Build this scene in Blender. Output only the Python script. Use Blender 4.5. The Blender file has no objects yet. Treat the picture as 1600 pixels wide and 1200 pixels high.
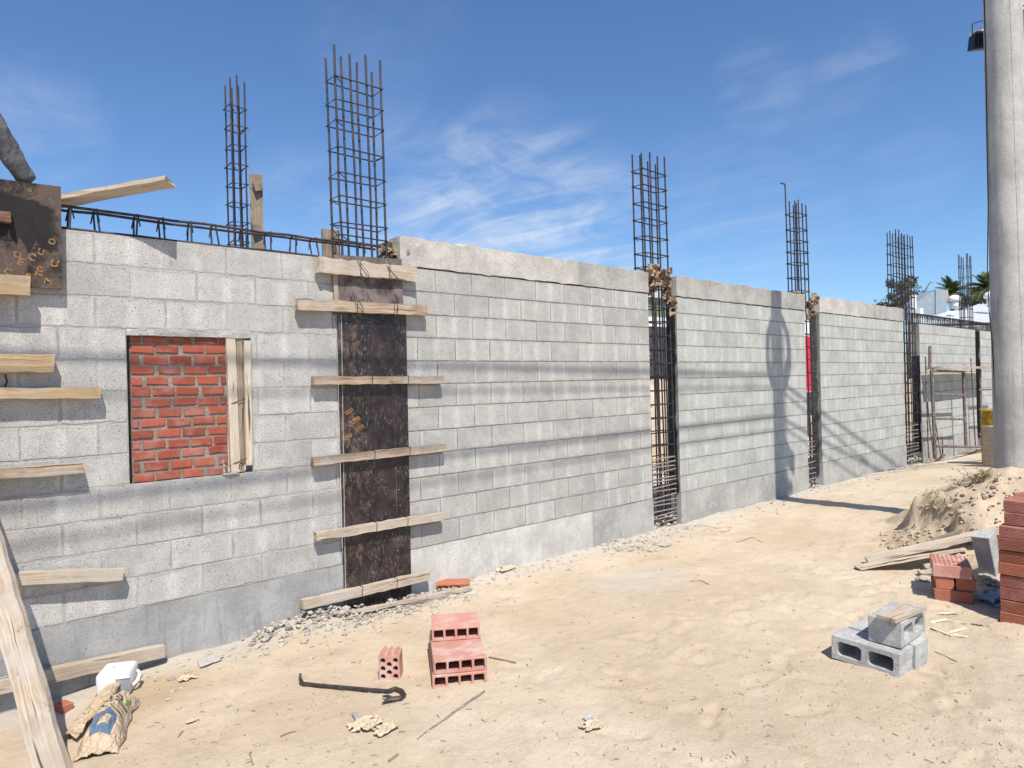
import bpy, bmesh, math, random
from mathutils import Vector, Matrix, noise
RN = random.Random(11)
SC = bpy.context.scene
COL = SC.collection
V = Vector
def U(a, b): return RN.uniform(a, b)
def ss(a, b, x):
    t = max(0.0, min(1.0, (x - a) / (b - a))); return t * t * (3 - 2 * t)
def fbm(x, y, z=0.0, o=4): return noise.fractal(V((x, y, z)), 1.0, 2.0, o)

# ------------------------------------------------------------------ camera
F, AL, PI_, RO = 1051.679, 0.856454307, -0.00217193, -0.0233274
CAM = V((-3.57615, -4.88540, 1.39848))
fw = V((math.cos(AL) * math.cos(PI_), math.sin(AL) * math.cos(PI_), math.sin(PI_)))
rt0 = V((math.sin(AL), -math.cos(AL), 0)); up0 = rt0.cross(fw)
rt = math.cos(RO) * rt0 + math.sin(RO) * up0
up = -math.sin(RO) * rt0 + math.cos(RO) * up0
cd = bpy.data.cameras.new('camera'); cam = bpy.data.objects.new('camera', cd); COL.objects.link(cam)
cd.sensor_width = 36; cd.lens = F * 36 / 1600; cd.clip_end = 6000; cd.clip_start = .05
cam.matrix_world = Matrix(((rt.x, up.x, -fw.x, CAM.x), (rt.y, up.y, -fw.y, CAM.y), (rt.z, up.z, -fw.z, CAM.z), (0, 0, 0, 1)))
SC.camera = cam
# where the photo's sight lines meet the real planes of the place (used to survey positions)
def ray(px, py): return fw + (px - 800) / F * rt + (600 - py) / F * up
def onY(px, py, Y):
    d = ray(px, py); return CAM + d * ((Y - CAM.y) / d.y)
def onX(px, py, X):
    d = ray(px, py); return CAM + d * ((X - CAM.x) / d.x)
def onZ(px, py, Z):
    d = ray(px, py); return CAM + d * ((Z - CAM.z) / d.z)
def atD(px, py, D): return CAM + ray(px, py) * D

# ------------------------------------------------------------------ light and sky
LD = V((.46, 1.0, -1.6)).normalized()          # the way the sunlight travels
sl = bpy.data.lights.new('sun', 'SUN'); so = bpy.data.objects.new('sun', sl); COL.objects.link(so)
sl.energy = 5.0; sl.angle = math.radians(.53); sl.color = (1, .93, .83)
so.rotation_euler = LD.to_track_quat('-Z', 'Y').to_euler(); so.location = (-6, -12, 20)

def nd(nt, typ, ins=None, **props):
    n = nt.nodes.new(typ)
    for k, v in props.items(): setattr(n, k, v)
    for k, v in (ins or {}).items():
        s = n.inputs[k]
        if hasattr(v, 'is_linked'): nt.links.new(v, s)
        else: s.default_value = v
    return n
def mth(nt, op, a, b=None, c=None):
    ins = {0: a}
    if b is not None: ins[1] = b
    if c is not None: ins[2] = c
    return nd(nt, 'ShaderNodeMath', ins, operation=op).outputs[0]
def noi(nt, vec, sc, det=5, ro=.6, dis=0.0):
    return nd(nt, 'ShaderNodeTexNoise', {'Vector': vec, 'Scale': sc, 'Detail': det, 'Roughness': ro, 'Distortion': dis}).outputs['Fac']
def mapr(nt, f, a, b, c=0.0, d=1.0):
    return nd(nt, 'ShaderNodeMapRange', {'Value': f, 'From Min': a, 'From Max': b, 'To Min': c, 'To Max': d}, interpolation_type='SMOOTHSTEP').outputs[0]
def c4(c): return tuple(c) + (1,) if len(c) == 3 else tuple(c)
def mix(nt, f, a, b, bl='MIX'):
    n = nd(nt, 'ShaderNodeMix', data_type='RGBA', blend_type=bl)
    for i, v in ((0, f), (6, a), (7, b)):
        if hasattr(v, 'is_linked'): nt.links.new(v, n.inputs[i])
        else: n.inputs[i].default_value = v if i == 0 else c4(v)
    return n.outputs[2]
def scalev(nt, vec, s):
    return nd(nt, 'ShaderNodeMapping', {'Vector': vec, 'Scale': s}).outputs[0]
def bump(nt, h, st=.5, di=.01, nrm=None):
    ins = {'Height': h, 'Strength': st, 'Distance': di}
    if nrm is not None: ins['Normal'] = nrm
    return nd(nt, 'ShaderNodeBump', ins).outputs[0]
class Mt:
    def __init__(s, name, rough=.85, spec=.25, metal=0.0):
        s.m = bpy.data.materials.new(name); s.m.use_nodes = True; s.nt = s.m.node_tree
        s.b = s.nt.nodes['Principled BSDF']
        s.b.inputs['Roughness'].default_value = rough; s.b.inputs['Specular IOR Level'].default_value = spec
        s.b.inputs['Metallic'].default_value = metal
        tc = nd(s.nt, 'ShaderNodeTexCoord'); s.O = tc.outputs['Object']; s.UV = tc.outputs['UV']
        s.P = nd(s.nt, 'ShaderNodeNewGeometry').outputs['Position']
    def rnd(s): return nd(s.nt, 'ShaderNodeAttribute', attribute_name='rnd').outputs['Fac']
    def done(s, col, nrm=None, rough=None):
        if hasattr(col, 'is_linked'): s.nt.links.new(col, s.b.inputs['Base Color'])
        else: s.b.inputs['Base Color'].default_value = c4(col)
        if nrm is not None: s.nt.links.new(nrm, s.b.inputs['Normal'])
        if rough is not None: s.nt.links.new(rough, s.b.inputs['Roughness'])
        return s.m

w = bpy.data.worlds.new('World'); SC.world = w; w.use_nodes = True
nt = w.node_tree; bg = nt.nodes['Background']
sky = nd(nt, 'ShaderNodeTexSky', sky_type='NISHITA', sun_disc=False)
sky.sun_elevation = math.asin(-LD.z); sky.sun_rotation = math.atan2(-LD.x, -LD.y)
sky.air_density = 1.0; sky.dust_density = .35; sky.ozone_density = 2.2
gen = nd(nt, 'ShaderNodeTexCoord').outputs['Generated']
dirn = nd(nt, 'ShaderNodeVectorMath', {0: gen}, operation='NORMALIZE').outputs[0]
sep = nd(nt, 'ShaderNodeSeparateXYZ', {0: dirn})
# cirrus: streaky noise on a high flat layer, thick only in a few banks of the sky
dz = mth(nt, 'MAXIMUM', sep.outputs[2], .04)
lay = nd(nt, 'ShaderNodeCombineXYZ', {0: mth(nt, 'DIVIDE', sep.outputs[0], dz), 1: mth(nt, 'DIVIDE', sep.outputs[1], dz), 2: 0.0}).outputs[0]
rot = nd(nt, 'ShaderNodeMapping', {'Vector': lay, 'Rotation': (0, 0, math.radians(28)), 'Scale': (1.6, .42, 1)}).outputs[0]
st1 = noi(nt, rot, 1.5, 9, .62, .9)
st2 = noi(nt, scalev(nt, dirn, (9, 9, 22)), 1.0, 8, .62, .6)
tot = None
for (px, py, rad, amt) in ((790, 415, .17, 1.6), (700, 345, .06, .8), (900, 340, .09, .9), (650, 235, .06, .45), (1190, 140, .05, .40), (1330, 120, .05, .30),
                           (60, 195, .06, .4), (470, 345, .08, .40), (1120, 410, .14, .35), (600, 30, .09, .15), (1420, 260, .05, .18), (1290, 185, .04, .2)):
    d = ray(px, py).normalized()
    dot = nd(nt, 'ShaderNodeVectorMath', {0: dirn, 1: tuple(d)}, operation='DOT_PRODUCT').outputs['Value']
    g = mapr(nt, dot, math.cos(rad * 1.5), math.cos(rad * .2), 0, amt)
    tot = g if tot is None else mth(nt, 'MAXIMUM', tot, g)
wisp = mth(nt, 'MULTIPLY', mapr(nt, mth(nt, 'ADD', mth(nt, 'MULTIPLY', st1, .5), mth(nt, 'MULTIPLY', st2, .5)), .35, .80), tot)
lowhaze = mapr(nt, sep.outputs[2], .62, .0, 0, .12)
cl = mth(nt, 'MINIMUM', mth(nt, 'MULTIPLY', wisp, .68), .8)
skyt = mix(nt, 1.0, sky.outputs[0], (.98, 1.25, 1.56), 'MULTIPLY')
skyc = mix(nt, cl, skyt, (8.2, 8.9, 9.9))
nt.links.new(skyc, bg.inputs['Color']); bg.inputs['Strength'].default_value = .080
SC.view_settings.view_transform = 'Standard'; SC.view_settings.look = 'None'
SC.view_settings.exposure = .27; SC.view_settings.gamma = 1
SC.render.engine = 'CYCLES'
SC.render.resolution_x = 1024; SC.render.resolution_y = 768

# ------------------------------------------------------------------ mesh builder
class MB:
    def __init__(s): s.v = []; s.f = []; s.uv = {}; s.rn = []; s.cur = .5
    def vert(s, p): s.v.append(V(p)); s.rn.append(s.cur); return len(s.v) - 1
    def face(s, idx, uv=None):
        s.f.append(tuple(idx))
        if uv: s.uv[len(s.f) - 1] = uv
    def box(s, c, size, M=None, org=None):
        hx, hy, hz = size[0] / 2, size[1] / 2, size[2] / 2
        b = len(s.v)
        for x, y, z in ((-1, -1, -1), (1, -1, -1), (1, 1, -1), (-1, 1, -1), (-1, -1, 1), (1, -1, 1), (1, 1, 1), (-1, 1, 1)):
            q = V((x * hx, y * hy, z * hz))
            if M: q = M @ q
            s.vert(q + V(c))
        for q in ((3, 2, 1, 0), (4, 5, 6, 7), (0, 1, 5, 4), (1, 2, 6, 5), (2, 3, 7, 6), (3, 0, 4, 7)): s.face([b + i for i in q])
    def bx(s, x0, x1, y0, y1, z0, z1): s.box(((x0 + x1) / 2, (y0 + y1) / 2, (z0 + z1) / 2), (x1 - x0, y1 - y0, z1 - z0))
    def tube(s, pts, r, n=6, closed=False, cap=True):
        pts = [V(p) for p in pts]; m = len(pts); rings = []
        rr = r if isinstance(r, (list, tuple)) else [r] * m
        pn = None
        for i, p in enumerate(pts):
            a = pts[(i - 1) % m] if (closed or i > 0) else p; b = pts[(i + 1) % m] if (closed or i < m - 1) else p
            t = (b - a).normalized()
            if pn is None:
                h = V((0, 0, 1)) if abs(t.z) < .9 else V((1, 0, 0)); u = t.cross(h).normalized()
            else:
                u = pn - t * pn.dot(t); u = u.normalized() if u.length > 1e-6 else t.orthogonal().normalized()
            pn = u; w_ = t.cross(u)
            rings.append([s.vert(p + (u * math.cos(6.28318 * k / n) + w_ * math.sin(6.28318 * k / n)) * rr[i]) for k in range(n)])
        for i in range(m if closed else m - 1):
            A, B = rings[i], rings[(i + 1) % m]
            for k in range(n): s.face((A[k], A[(k + 1) % n], B[(k + 1) % n], B[k]))
        if cap and not closed: s.face(rings[0][::-1]); s.face(rings[-1])
    def board(s, p0, p1, side, wd, th, seg=6, jit=.0015, endjit=.004):
        """rough lumber: axis p0>p1, width wd along side, thickness th"""
        p0, p1 = V(p0), V(p1); ax = (p1 - p0); L = ax.length; ax.normalize()
        sd = V(side); sd = (sd - ax * sd.dot(ax)).normalized(); nr = ax.cross(sd)
        rings = []; ph = U(0, 50)
        prof = ((-.5, -.5), (.5, -.5), (.5, .5), (-.5, .5))
        for i in range(seg + 1):
            t = i / seg; c = p0 + ax * L * t; R_ = []
            bw = fbm(ph + t * L * 2.1, 0, 0, 2) * jit * 2.5
            for k, (a, b) in enumerate(prof):
                e = U(-endjit, endjit) if i in (0, seg) else 0
                R_.append(s.vert(c + sd * (a * wd + U(-jit, jit) * 1.3 + bw) + nr * (b * th + U(-jit, jit)) + ax * e))
            rings.append(R_)
        per = (0, wd, wd + th, 2 * wd + th, 2 * wd + 2 * th)
        o = U(0, 20)
        for i in range(seg):
            u0, u1 = o + L * i / seg, o + L * (i + 1) / seg
            for k in range(4):
                s.face((rings[i][k], rings[i][(k + 1) % 4], rings[i + 1][(k + 1) % 4], rings[i + 1][k]),
                       ((u0, per[k]), (u0, per[k + 1]), (u1, per[k + 1]), (u1, per[k])))
        q = ((o, 0), (o, wd), (o + .002, wd), (o + .002, th))
        s.face(rings[0][::-1], q); s.face(rings[-1], q)
    def lathe(s, c, prof, n=24, M=None, smooth=True):
        rings = []
        for r, z in prof:
            rings.append([s.vert((M @ V((r * math.cos(6.28318 * k / n), r * math.sin(6.28318 * k / n), z)) if M else V((r * math.cos(6.28318 * k / n), r * math.sin(6.28318 * k / n), z))) + V(c)) for k in range(n)])
        for A, B in zip(rings, rings[1:]):
            for k in range(n): s.face((A[k], A[(k + 1) % n], B[(k + 1) % n], B[k]))
        s.face(rings[0][::-1]); s.face(rings[-1])
    def blob(s, c, r, sub=1, amp=.35, sq=(1, 1, 1), seed=None):
        bm = bmesh.new(); bmesh.ops.create_icosphere(bm, subdivisions=sub, radius=1)
        o = U(0, 99) if seed is None else seed; b = len(s.v)
        for v in bm.verts:
            d = 1 + amp * noise.noise(v.co * 1.7 + V((o, o, 0)))
            s.vert(V((v.co.x * sq[0], v.co.y * sq[1], v.co.z * sq[2])) * r * d + V(c))
        for f in bm.faces: s.face([b + v.index for v in f.verts])
        bm.free()
    def build(s, name, mat, parent=None, smooth=False, org=None, local=False, bevel=0, bseg=1):
        me = bpy.data.meshes.new(name)
        if parent is not None and not local:
            o0 = V((0, 0, 0)); q = parent
            while q: o0 += q.location; q = q.parent
        else: o0 = V((0, 0, 0))
        og = V(org) if org is not None else V((0, 0, 0))
        me.from_pydata([tuple(p - o0 - og) for p in s.v], [], s.f)
        if s.uv:
            ul = me.uv_layers.new(name='UVMap')
            for fi, uv in s.uv.items():
                ls = me.polygons[fi].loop_start
                for k, q in enumerate(uv): ul.data[ls + k].uv = q
        at = me.attributes.new('rnd', 'FLOAT', 'POINT')
        at.data.foreach_set('value', s.rn)
        for m in (mat if isinstance(mat, (list, tuple)) else [mat]): me.materials.append(m)
        me.update()
        if smooth: me.polygons.foreach_set('use_smooth', [True] * len(me.polygons))
        o = bpy.data.objects.new(name, me); COL.objects.link(o)
        if parent is not None: o.parent = parent; o.location = og
        else: o.location = og
        if bevel:
            b = o.modifiers.new('bevel', 'BEVEL'); b.width = bevel; b.segments = bseg; b.limit_method = 'ANGLE'; b.angle_limit = .6
        return o
def tag(o, label=None, cat=None, group=None, kind=None):
    if label: o['label'] = label
    if cat: o['category'] = cat
    if group: o['group'] = group
    if kind: o['kind'] = kind
    return o
def thing(name, loc, label, cat, group=None, rz=0):
    o = bpy.data.objects.new(name, None); COL.objects.link(o); o.location = loc; o.rotation_euler = (0, 0, rz); o.empty_display_size = .1
    return tag(o, label, cat, group)
def single(mb, name, mat, label, cat, group=None, org=None, **k):
    if org is None:
        n = len(mb.v); org = V((sum(p.x for p in mb.v) / n, sum(p.y for p in mb.v) / n, min(p.z for p in mb.v)))
    return tag(mb.build(name, mat, None, org=org, **k), label, cat, group)
def txt(body, size, font_rot, origin, xax, yax, name, mat, parent, ex=.0006):
    cu = bpy.data.curves.new(name, 'FONT'); cu.body = body; cu.size = size; cu.extrude = ex; cu.offset = size * .035; cu.align_x = 'CENTER'; cu.align_y = 'CENTER'
    to = bpy.data.objects.new(name, cu); COL.objects.link(to)
    me = bpy.data.meshes.new_from_object(to)
    bpy.data.objects.remove(to); xax = V(xax).normalized(); yax = V(yax).normalized(); zax = xax.cross(yax)
    c, s_ = math.cos(font_rot), math.sin(font_rot)
    o0 = V((0, 0, 0)); q = parent
    while q: o0 += q.location; q = q.parent
    for v in me.vertices:
        x, y = v.co.x * c - v.co.y * s_, v.co.x * s_ + v.co.y * c
        v.co = V(origin) + xax * x + yax * y + zax * v.co.z - o0
    me.materials.clear(); me.materials.append(mat)
    o = bpy.data.objects.new(name, me); COL.objects.link(o); o.parent = parent
    return o

# ------------------------------------------------------------------ materials
def m_block(name, tint, messy):
    k = Mt(name, .92, .15); n = k.nt
    su = nd(n, 'ShaderNodeSeparateXYZ', {0: k.UV}); u, v = su.outputs[0], su.outputs[1]
    r = k.rnd()
    eu = mth(n, 'MULTIPLY', mth(n, 'MINIMUM', u, mth(n, 'SUBTRACT', 1.0, u)), .4)
    ev = mth(n, 'MULTIPLY', mth(n, 'MINIMUM', v, mth(n, 'SUBTRACT', 1.0, v)), .2)
    e = mth(n, 'MINIMUM', eu, ev)
    big = noi(n, k.P, 3.1, 4, .6); mid = noi(n, k.P, 17, 5, .65); fine = noi(n, k.P, 150, 4, .7)
    a = mix(n, r, [c * .86 for c in tint], [c * 1.07 for c in tint])
    a = mix(n, mapr(n, big, .38, .68, 0, .75), a, [c * 1.22 for c in tint])
    # pale bloom down the webs of each block (middle and ends), patchy
    web = mth(n, 'MAXIMUM', mapr(n, mth(n, 'ABSOLUTE', mth(n, 'SUBTRACT', u, .5)), .16, .0), mapr(n, eu, .05, .0))
    off = mth(n, 'ADD', noi(n, k.P, 4.2, 3, .5), mth(n, 'MULTIPLY', r, .3))
    a = mix(n, mth(n, 'MULTIPLY', web, mapr(n, off, .5, .8, 0, .62)), a, (.60, .595, .57))
    a = mix(n, mapr(n, mid, .45, .72, 0, .36), a, [c * .66 for c in tint])
    # smudged mortar round the joints
    em = mth(n, 'ADD', e, mth(n, 'MULTIPLY', mth(n, 'SUBTRACT', noi(n, k.P, 7.5, 6, .72), .5), .02 + .11 * messy))
    a = mix(n, mapr(n, em, .020, .006, 0, messy), a, (.44, .43, .41))
    e2 = mth(n, 'ADD', ev, mth(n, 'MULTIPLY', mth(n, 'SUBTRACT', noi(n, k.P, 9, 4, .7), .5), .09))
    a = mix(n, mapr(n, e2, .018, .0, 0, .30), a, [c * .5 for c in tint])
    gr_ = noi(n, scalev(n, k.P, (95, 95, 150)), 1.0, 5, .75)
    a = mix(n, mapr(n, gr_, .40, .60), mix(n, 1.0, a, (.74, .74, .735), 'MULTIPLY'), mix(n, 1.0, a, (1.13, 1.13, 1.13), 'MULTIPLY'))
    a = mix(n, mapr(n, noi(n, scalev(n, k.P, (24, 24, 60)), 1.0, 4, .7), .56, .70, 0, .38), a, [c * .55 for c in tint])
    pv = scalev(n, k.P, (55, 55, 105))
    pit = noi(n, pv, 1.0, 3, .55); pm = mth(n, 'MULTIPLY', mapr(n, pit, .375, .315), mapr(n, noi(n, k.P, 6.5, 3), .36, .55))
    a = mix(n, mth(n, 'MULTIPLY', pm, .78), a, (.06, .058, .055))
    h = mth(n, 'ADD', mth(n, 'MULTIPLY', fine, .35), mth(n, 'SUBTRACT', mth(n, 'MULTIPLY', mid, .5), mth(n, 'MULTIPLY', pm, 1.6)))
    return k.done(a, bump(n, h, .55, .006))
def m_conc(name, base, streak=.4, stain=.4, pale=(.62, .61, .58), bst=.5, sc=1.0):
    k = Mt(name, .9, .2); n = k.nt
    big = noi(n, k.P, 2.2 * sc, 5, .65); fine = noi(n, k.P, 60, 6, .7); mid = noi(n, k.P, 11 * sc, 5, .65)
    stv = noi(n, scalev(n, k.P, (16, 16, 1.3)), 1.0, 5, .65)
    a = mix(n, mapr(n, big, .36, .66), [c * .8 for c in base], [c * 1.12 for c in base])
    a = mix(n, mapr(n, stv, .5, .72, 0, streak), a, [c * .62 for c in base])
    a = mix(n, mapr(n, mid, .52, .72, 0, stain), a, pale)
    a = mix(n, mapr(n, fine, .3, .52, .4, 0), a, [c * .5 for c in base])
    pit = mapr(n, noi(n, k.P, 75, 2, .5), .31, .27)
    a = mix(n, mth(n, 'MULTIPLY', pit, .7), a, [c * .25 for c in base])
    h = mth(n, 'SUBTRACT', mth(n, 'ADD', fine, mid), mth(n, 'MULTIPLY', pit, 1.5))
    return k.done(a, bump(n, h, bst, .008))
def m_wood(name, light, dark, gray=.3, bst=.5):
    k = Mt(name, .85, .2); n = k.nt
    o = nd(n, 'ShaderNodeMapping', {'Vector': k.UV, 'Scale': (3.0, 75, 1)}).outputs[0]
    g = noi(n, o, 1.0, 6, .62, .6)
    g2 = noi(n, nd(n, 'ShaderNodeMapping', {'Vector': k.UV, 'Scale': (1.1, 18, 1)}).outputs[0], 1.0, 5, .6, 1.0)
    blot = noi(n, k.O, 5.5, 5, .65)
    a = mix(n, mapr(n, g, .36, .66), dark, light)
    a = mix(n, mapr(n, g2, .42, .6, .6, 0), a, [c * .72 for c in light])
    a = mix(n, mapr(n, blot, .42, .62, 0, gray), a, (.47, .435, .39))
    a = mix(n, mapr(n, noi(n, k.O, 2.3, 4, .6), .50, .64, 0, .45), a, [c * .85 for c in dark])
    a = mix(n, mapr(n, noi(n, k.O, 13, 4, .6), .60, .74, 0, .6), a, [c * .4 for c in dark])
    cr = mapr(n, noi(n, nd(n, 'ShaderNodeMapping', {'Vector': k.UV, 'Scale': (1.6, 46, 1)}).outputs[0], 1.0, 3, .5, .4), .36, .32)
    a = mix(n, mth(n, 'MULTIPLY', cr, .85), a, (.05, .035, .022))
    h = mth(n, 'SUBTRACT', mth(n, 'ADD', g, g2), mth(n, 'MULTIPLY', cr, 1.5))
    return k.done(a, bump(n, h, bst, .004))
def m_ply(name, base, rust, pale, film=.45, worn=False):
    k = Mt(name, film, .5); n = k.nt
    n1 = noi(n, k.P, 5, 6, .65, .7); n2 = noi(n, scalev(n, k.P, (26, 26, 9)), 1.0, 7, .7); n3 = noi(n, scalev(n, k.P, (90, 90, 22)), 1.0, 5, .65)
    a = mix(n, mapr(n, n1, .4, .62), [c * .45 for c in base], [c * 1.5 for c in base])
    a = mix(n, mth(n, 'MULTIPLY', mapr(n, n2, .52, .68), mapr(n, n1, .35, .6)), a, rust)
    a = mix(n, mth(n, 'MULTIPLY', mapr(n, n3, .56, .68, 0, .75), mapr(n, noi(n, k.P, 3.4, 3), .40, .56)), a, pale)
    gm = mth(n, 'MULTIPLY', mapr(n, noi(n, k.P, 4.3, 6, .7, .5), .50, .66), mapr(n, noi(n, k.P, 48, 4, .65), .42, .60))
    a = mix(n, mth(n, 'MULTIPLY', gm, .62), a, [c * .62 for c in pale])
    if worn:      # the left third has lost its film; the joint beside it is spattered with cement
        sp = nd(n, 'ShaderNodeSeparateXYZ', {0: k.P}); xx = mth(n, 'ADD', sp.outputs[0], mth(n, 'MULTIPLY', mth(n, 'SUBTRACT', n1, .5), .10))
        wz = mth(n, 'MULTIPLY', mapr(n, xx, -.93, -.99), mapr(n, n2, .44, .60)); wz = mth(n, 'MULTIPLY', wz, mapr(n, noi(n, k.P, 3.1, 3, .5), .36, .56))
        a = mix(n, mth(n, 'MULTIPLY', wz, .75), a, mix(n, mapr(n, n3, .4, .6), (.075, .04, .024), (.18, .135, .095)))
        jn = mapr(n, mth(n, 'ABSOLUTE', mth(n, 'ADD', mth(n, 'ADD', xx, mth(n, 'MULTIPLY', sp.outputs[2], .025)), .905)), .045, .0)
        sk_ = noi(n, scalev(n, k.P, (70, 70, 26)), 1.0, 4, .6)
        a = mix(n, mth(n, 'MULTIPLY', jn, mapr(n, sk_, .56, .66, 0, .55)), a, (.30, .27, .24))
    ro = mapr(n, n2, .3, .7, film - .12, film + .3)
    return k.done(a, bump(n, mth(n, 'ADD', n2, n3), .25, .004), ro)
def m_plain(name, col, rough=.7, var=.25, sc=20, bst=.2, metal=0.0, spec=.3, two=None, tsc=6):
    k = Mt(name, rough, spec, metal); n = k.nt
    f = noi(n, k.P, sc, 5, .65); g = noi(n, k.P, tsc, 5, .65)
    a = mix(n, mapr(n, f, .3, .7), [c * (1 - var) for c in col], [min(1, c * (1 + var)) for c in col])
    if two: a = mix(n, mapr(n, g, .48, .66), a, two)
    return k.done(a, bump(n, f, bst, .004))
def m_clay(name, col, dust, damt=.5):
    k = Mt(name, .88, .2); n = k.nt
    r = k.rnd(); f = noi(n, k.P, 34, 6, .7); g = noi(n, k.P, 7, 5, .65); fi = noi(n, k.P, 170, 4, .7)
    a = mix(n, r, [c * .72 for c in col], [c * 1.25 for c in col])
    a = mix(n, mapr(n, g, .44, .68, 0, damt), a, dust)
    a = mix(n, mapr(n, f, .55, .75, 0, .5), a, [c * .6 for c in col])
    a = mix(n, mapr(n, fi, .58, .72, 0, .3), a, dust)
    return k.done(a, bump(n, mth(n, 'ADD', f, mth(n, 'MULTIPLY', fi, .5)), .4, .003))
M_BL = m_block('block_left', (.425, .415, .392), .7)
M_BR = m_block('block_mid', (.405, .398, .372), .25)
M_BF = m_block('block_far', (.42, .43, .40), .12)
M_MO = m_conc('mortar', (.385, .375, .35), .1, .5, (.55, .54, .52), .8, 2)
M_MOD = m_conc('mortar_tooled', (.265, .26, .245), .1, .4, (.40, .39, .38), .5, 2)
M_FL = m_conc('footing_grey', (.345, .345, .338), .7, .18, (.5, .5, .48), .35)
M_FM = m_conc('footing_pale', (.53, .515, .48), .3, .25, (.66, .65, .62), .35)
M_FG = m_conc('footing_far', (.38, .378, .355), .35, .5, (.58, .58, .55), .35)
M_BE = m_conc('beam_cream', (.475, .455, .415), .2, .4, (.62, .60, .55), .6)
M_BE2 = m_conc('beam_grey', (.39, .378, .35), .3, .4, (.5, .49, .46), .9)
M_LIN = m_conc('lintel_cement', (.42, .41, .38), .1, .4, (.52, .5, .47), .9, 4)
M_RUB = m_conc('rubble', (.44, .42, .385), .1, .5, (.6, .56, .5), .8, 4)
def m_chips():
    k = Mt('chips', .95, .1); n = k.nt; f = noi(n, k.P, 60, 5, .7)
    a = mix(n, k.rnd(), (.27, .255, .23), (.48, .43, .35)); a = mix(n, mapr(n, f, .45, .7, 0, .5), a, (.52, .49, .43))
    return k.done(a, bump(n, f, .8, .006))
M_CHIP = m_chips()
M_POLE = m_conc('pole_concrete', (.44, .43, .40), .75, .3, (.52, .51, .48), .4)
M_W1 = m_wood('lumber_pale', (.50, .39, .285), (.27, .19, .125), .5)
M_W2 = m_wood('lumber_white', (.66, .57, .45), (.47, .37, .27), .6)
M_W3 = m_wood('lumber_yellow', (.50, .37, .225), (.30, .195, .10), .25)
M_W4 = m_wood('lumber_dusty', (.56, .465, .365), (.34, .265, .19), .6)
M_WD = m_wood('lumber_grey', (.33, .265, .185), (.19, .145, .10), .2)
M_SLV = m_wood('fresh_sliver', (.80, .73, .60), (.66, .58, .44), .1)
M_WR = m_wood('lumber_red', (.22, .11, .07), (.10, .045, .03), .15)
M_PL = m_ply('ply_film', (.020, .0125, .0135), (.06, .033, .022), (.24, .20, .19), .34, True)
M_PL2 = m_ply('ply_worn', (.12, .098, .092), (.15, .10, .075), (.26, .23, .22), .75)
M_RB = m_plain('rebar_steel', (.042, .042, .050), .55, .4, 30, .2, .5, .5, (.11, .055, .035), 9)
M_RBD = m_plain('rebar_dusty', (.27, .23, .195), .85, .35, 40, .2, 0, .2, (.20, .15, .12), 8)
M_WIRE = m_plain('tie_wire', (.035, .028, .025), .6, .3, 60, .1, .4)
def m_paper(name, col, two):
    k = Mt(name, .85, .2); n = k.nt; f = noi(n, k.P, 24, 5, .65)
    a = mix(n, mapr(n, f, .35, .65), two, col)
    q = noi(n, k.P, 13, 3, .5); w_ = noi(n, k.P, 31, 3, .5)
    rd_ = mth(n, 'ADD', mth(n, 'ABSOLUTE', mth(n, 'SUBTRACT', q, .5)), mth(n, 'MULTIPLY', mth(n, 'ABSOLUTE', mth(n, 'SUBTRACT', w_, .5)), .5))
    return k.done(a, bump(n, rd_, .9, .05))
M_PAP = m_paper('kraft_paper', (.56, .445, .32), (.45, .345, .235))
M_PAPD = m_paper('old_paper', (.40, .295, .20), (.25, .18, .115))
M_DARKF = m_plain('dark_facing', (.018, .018, .02), .7, .5, 30, .5)
M_CL1 = m_clay('clay_pink', (.45, .225, .175), (.56, .43, .385), .8)
M_CL2 = m_clay('clay_red', (.33, .12, .09), (.42, .25, .21), .55)
M_CL3 = m_clay('clay_orange', (.36, .125, .075), (.38, .22, .18), .6)
M_CL4 = m_clay('clay_dusty', (.40, .19, .15), (.60, .47, .42), .95)
M_BRK = m_clay('brick_red', (.30, .078, .05), (.37, .20, .175), .6)
M_BMO = m_conc('brick_mortar', (.27, .235, .20), .1, .5, (.42, .38, .34), .9, 4)
M_CMU = m_conc('cmu_loose', (.45, .455, .445), .1, .3, (.56, .56, .54), .8, 3)
M_CMD = m_plain('cell_dirt', (.10, .095, .085), .9, .3)
M_STEEL = m_plain('tool_steel', (.06, .055, .055), .5, .35, 40, .3, .55, .5, (.14, .10, .08), 22)
M_GALV = m_plain('galvanised', (.36, .41, .45), .45, .08, 5, .03, .35, .5)
M_WHT = m_plain('white_paint', (.80, .80, .78), .5, .06, 8, .05)
M_JUG = m_plain('jug_plastic', (.66, .68, .68), .35, .05, 10, .03, 0, .5, (.72, .70, .66), 14)
M_STI = m_plain('stencil_orange', (.24, .115, .045), .7, .6, 60, .1)
M_STI2 = m_plain('stencil_brown', (.22, .13, .065), .7, .6, 60, .1)
M_BLK = m_plain('ink_dark', (.07, .065, .07), .8, .4, 60)
M_BLU = m_plain('ink_blue', (.10, .15, .22), .8, .25, 50)
M_GRN = m_plain('ink_green', (.16, .30, .05), .8, .3, 50)
M_BLACKM = m_plain('black_metal', (.022, .026, .032), .5, .25, 20, .1, .2)
M_CABLE = m_plain('cable_black', (.02, .02, .02), .6, .2)
M_SCAF = m_plain('scaffold_pipe', (.17, .13, .11), .7, .4, 30, .2, .2, .3, (.30, .27, .25), 12)

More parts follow.
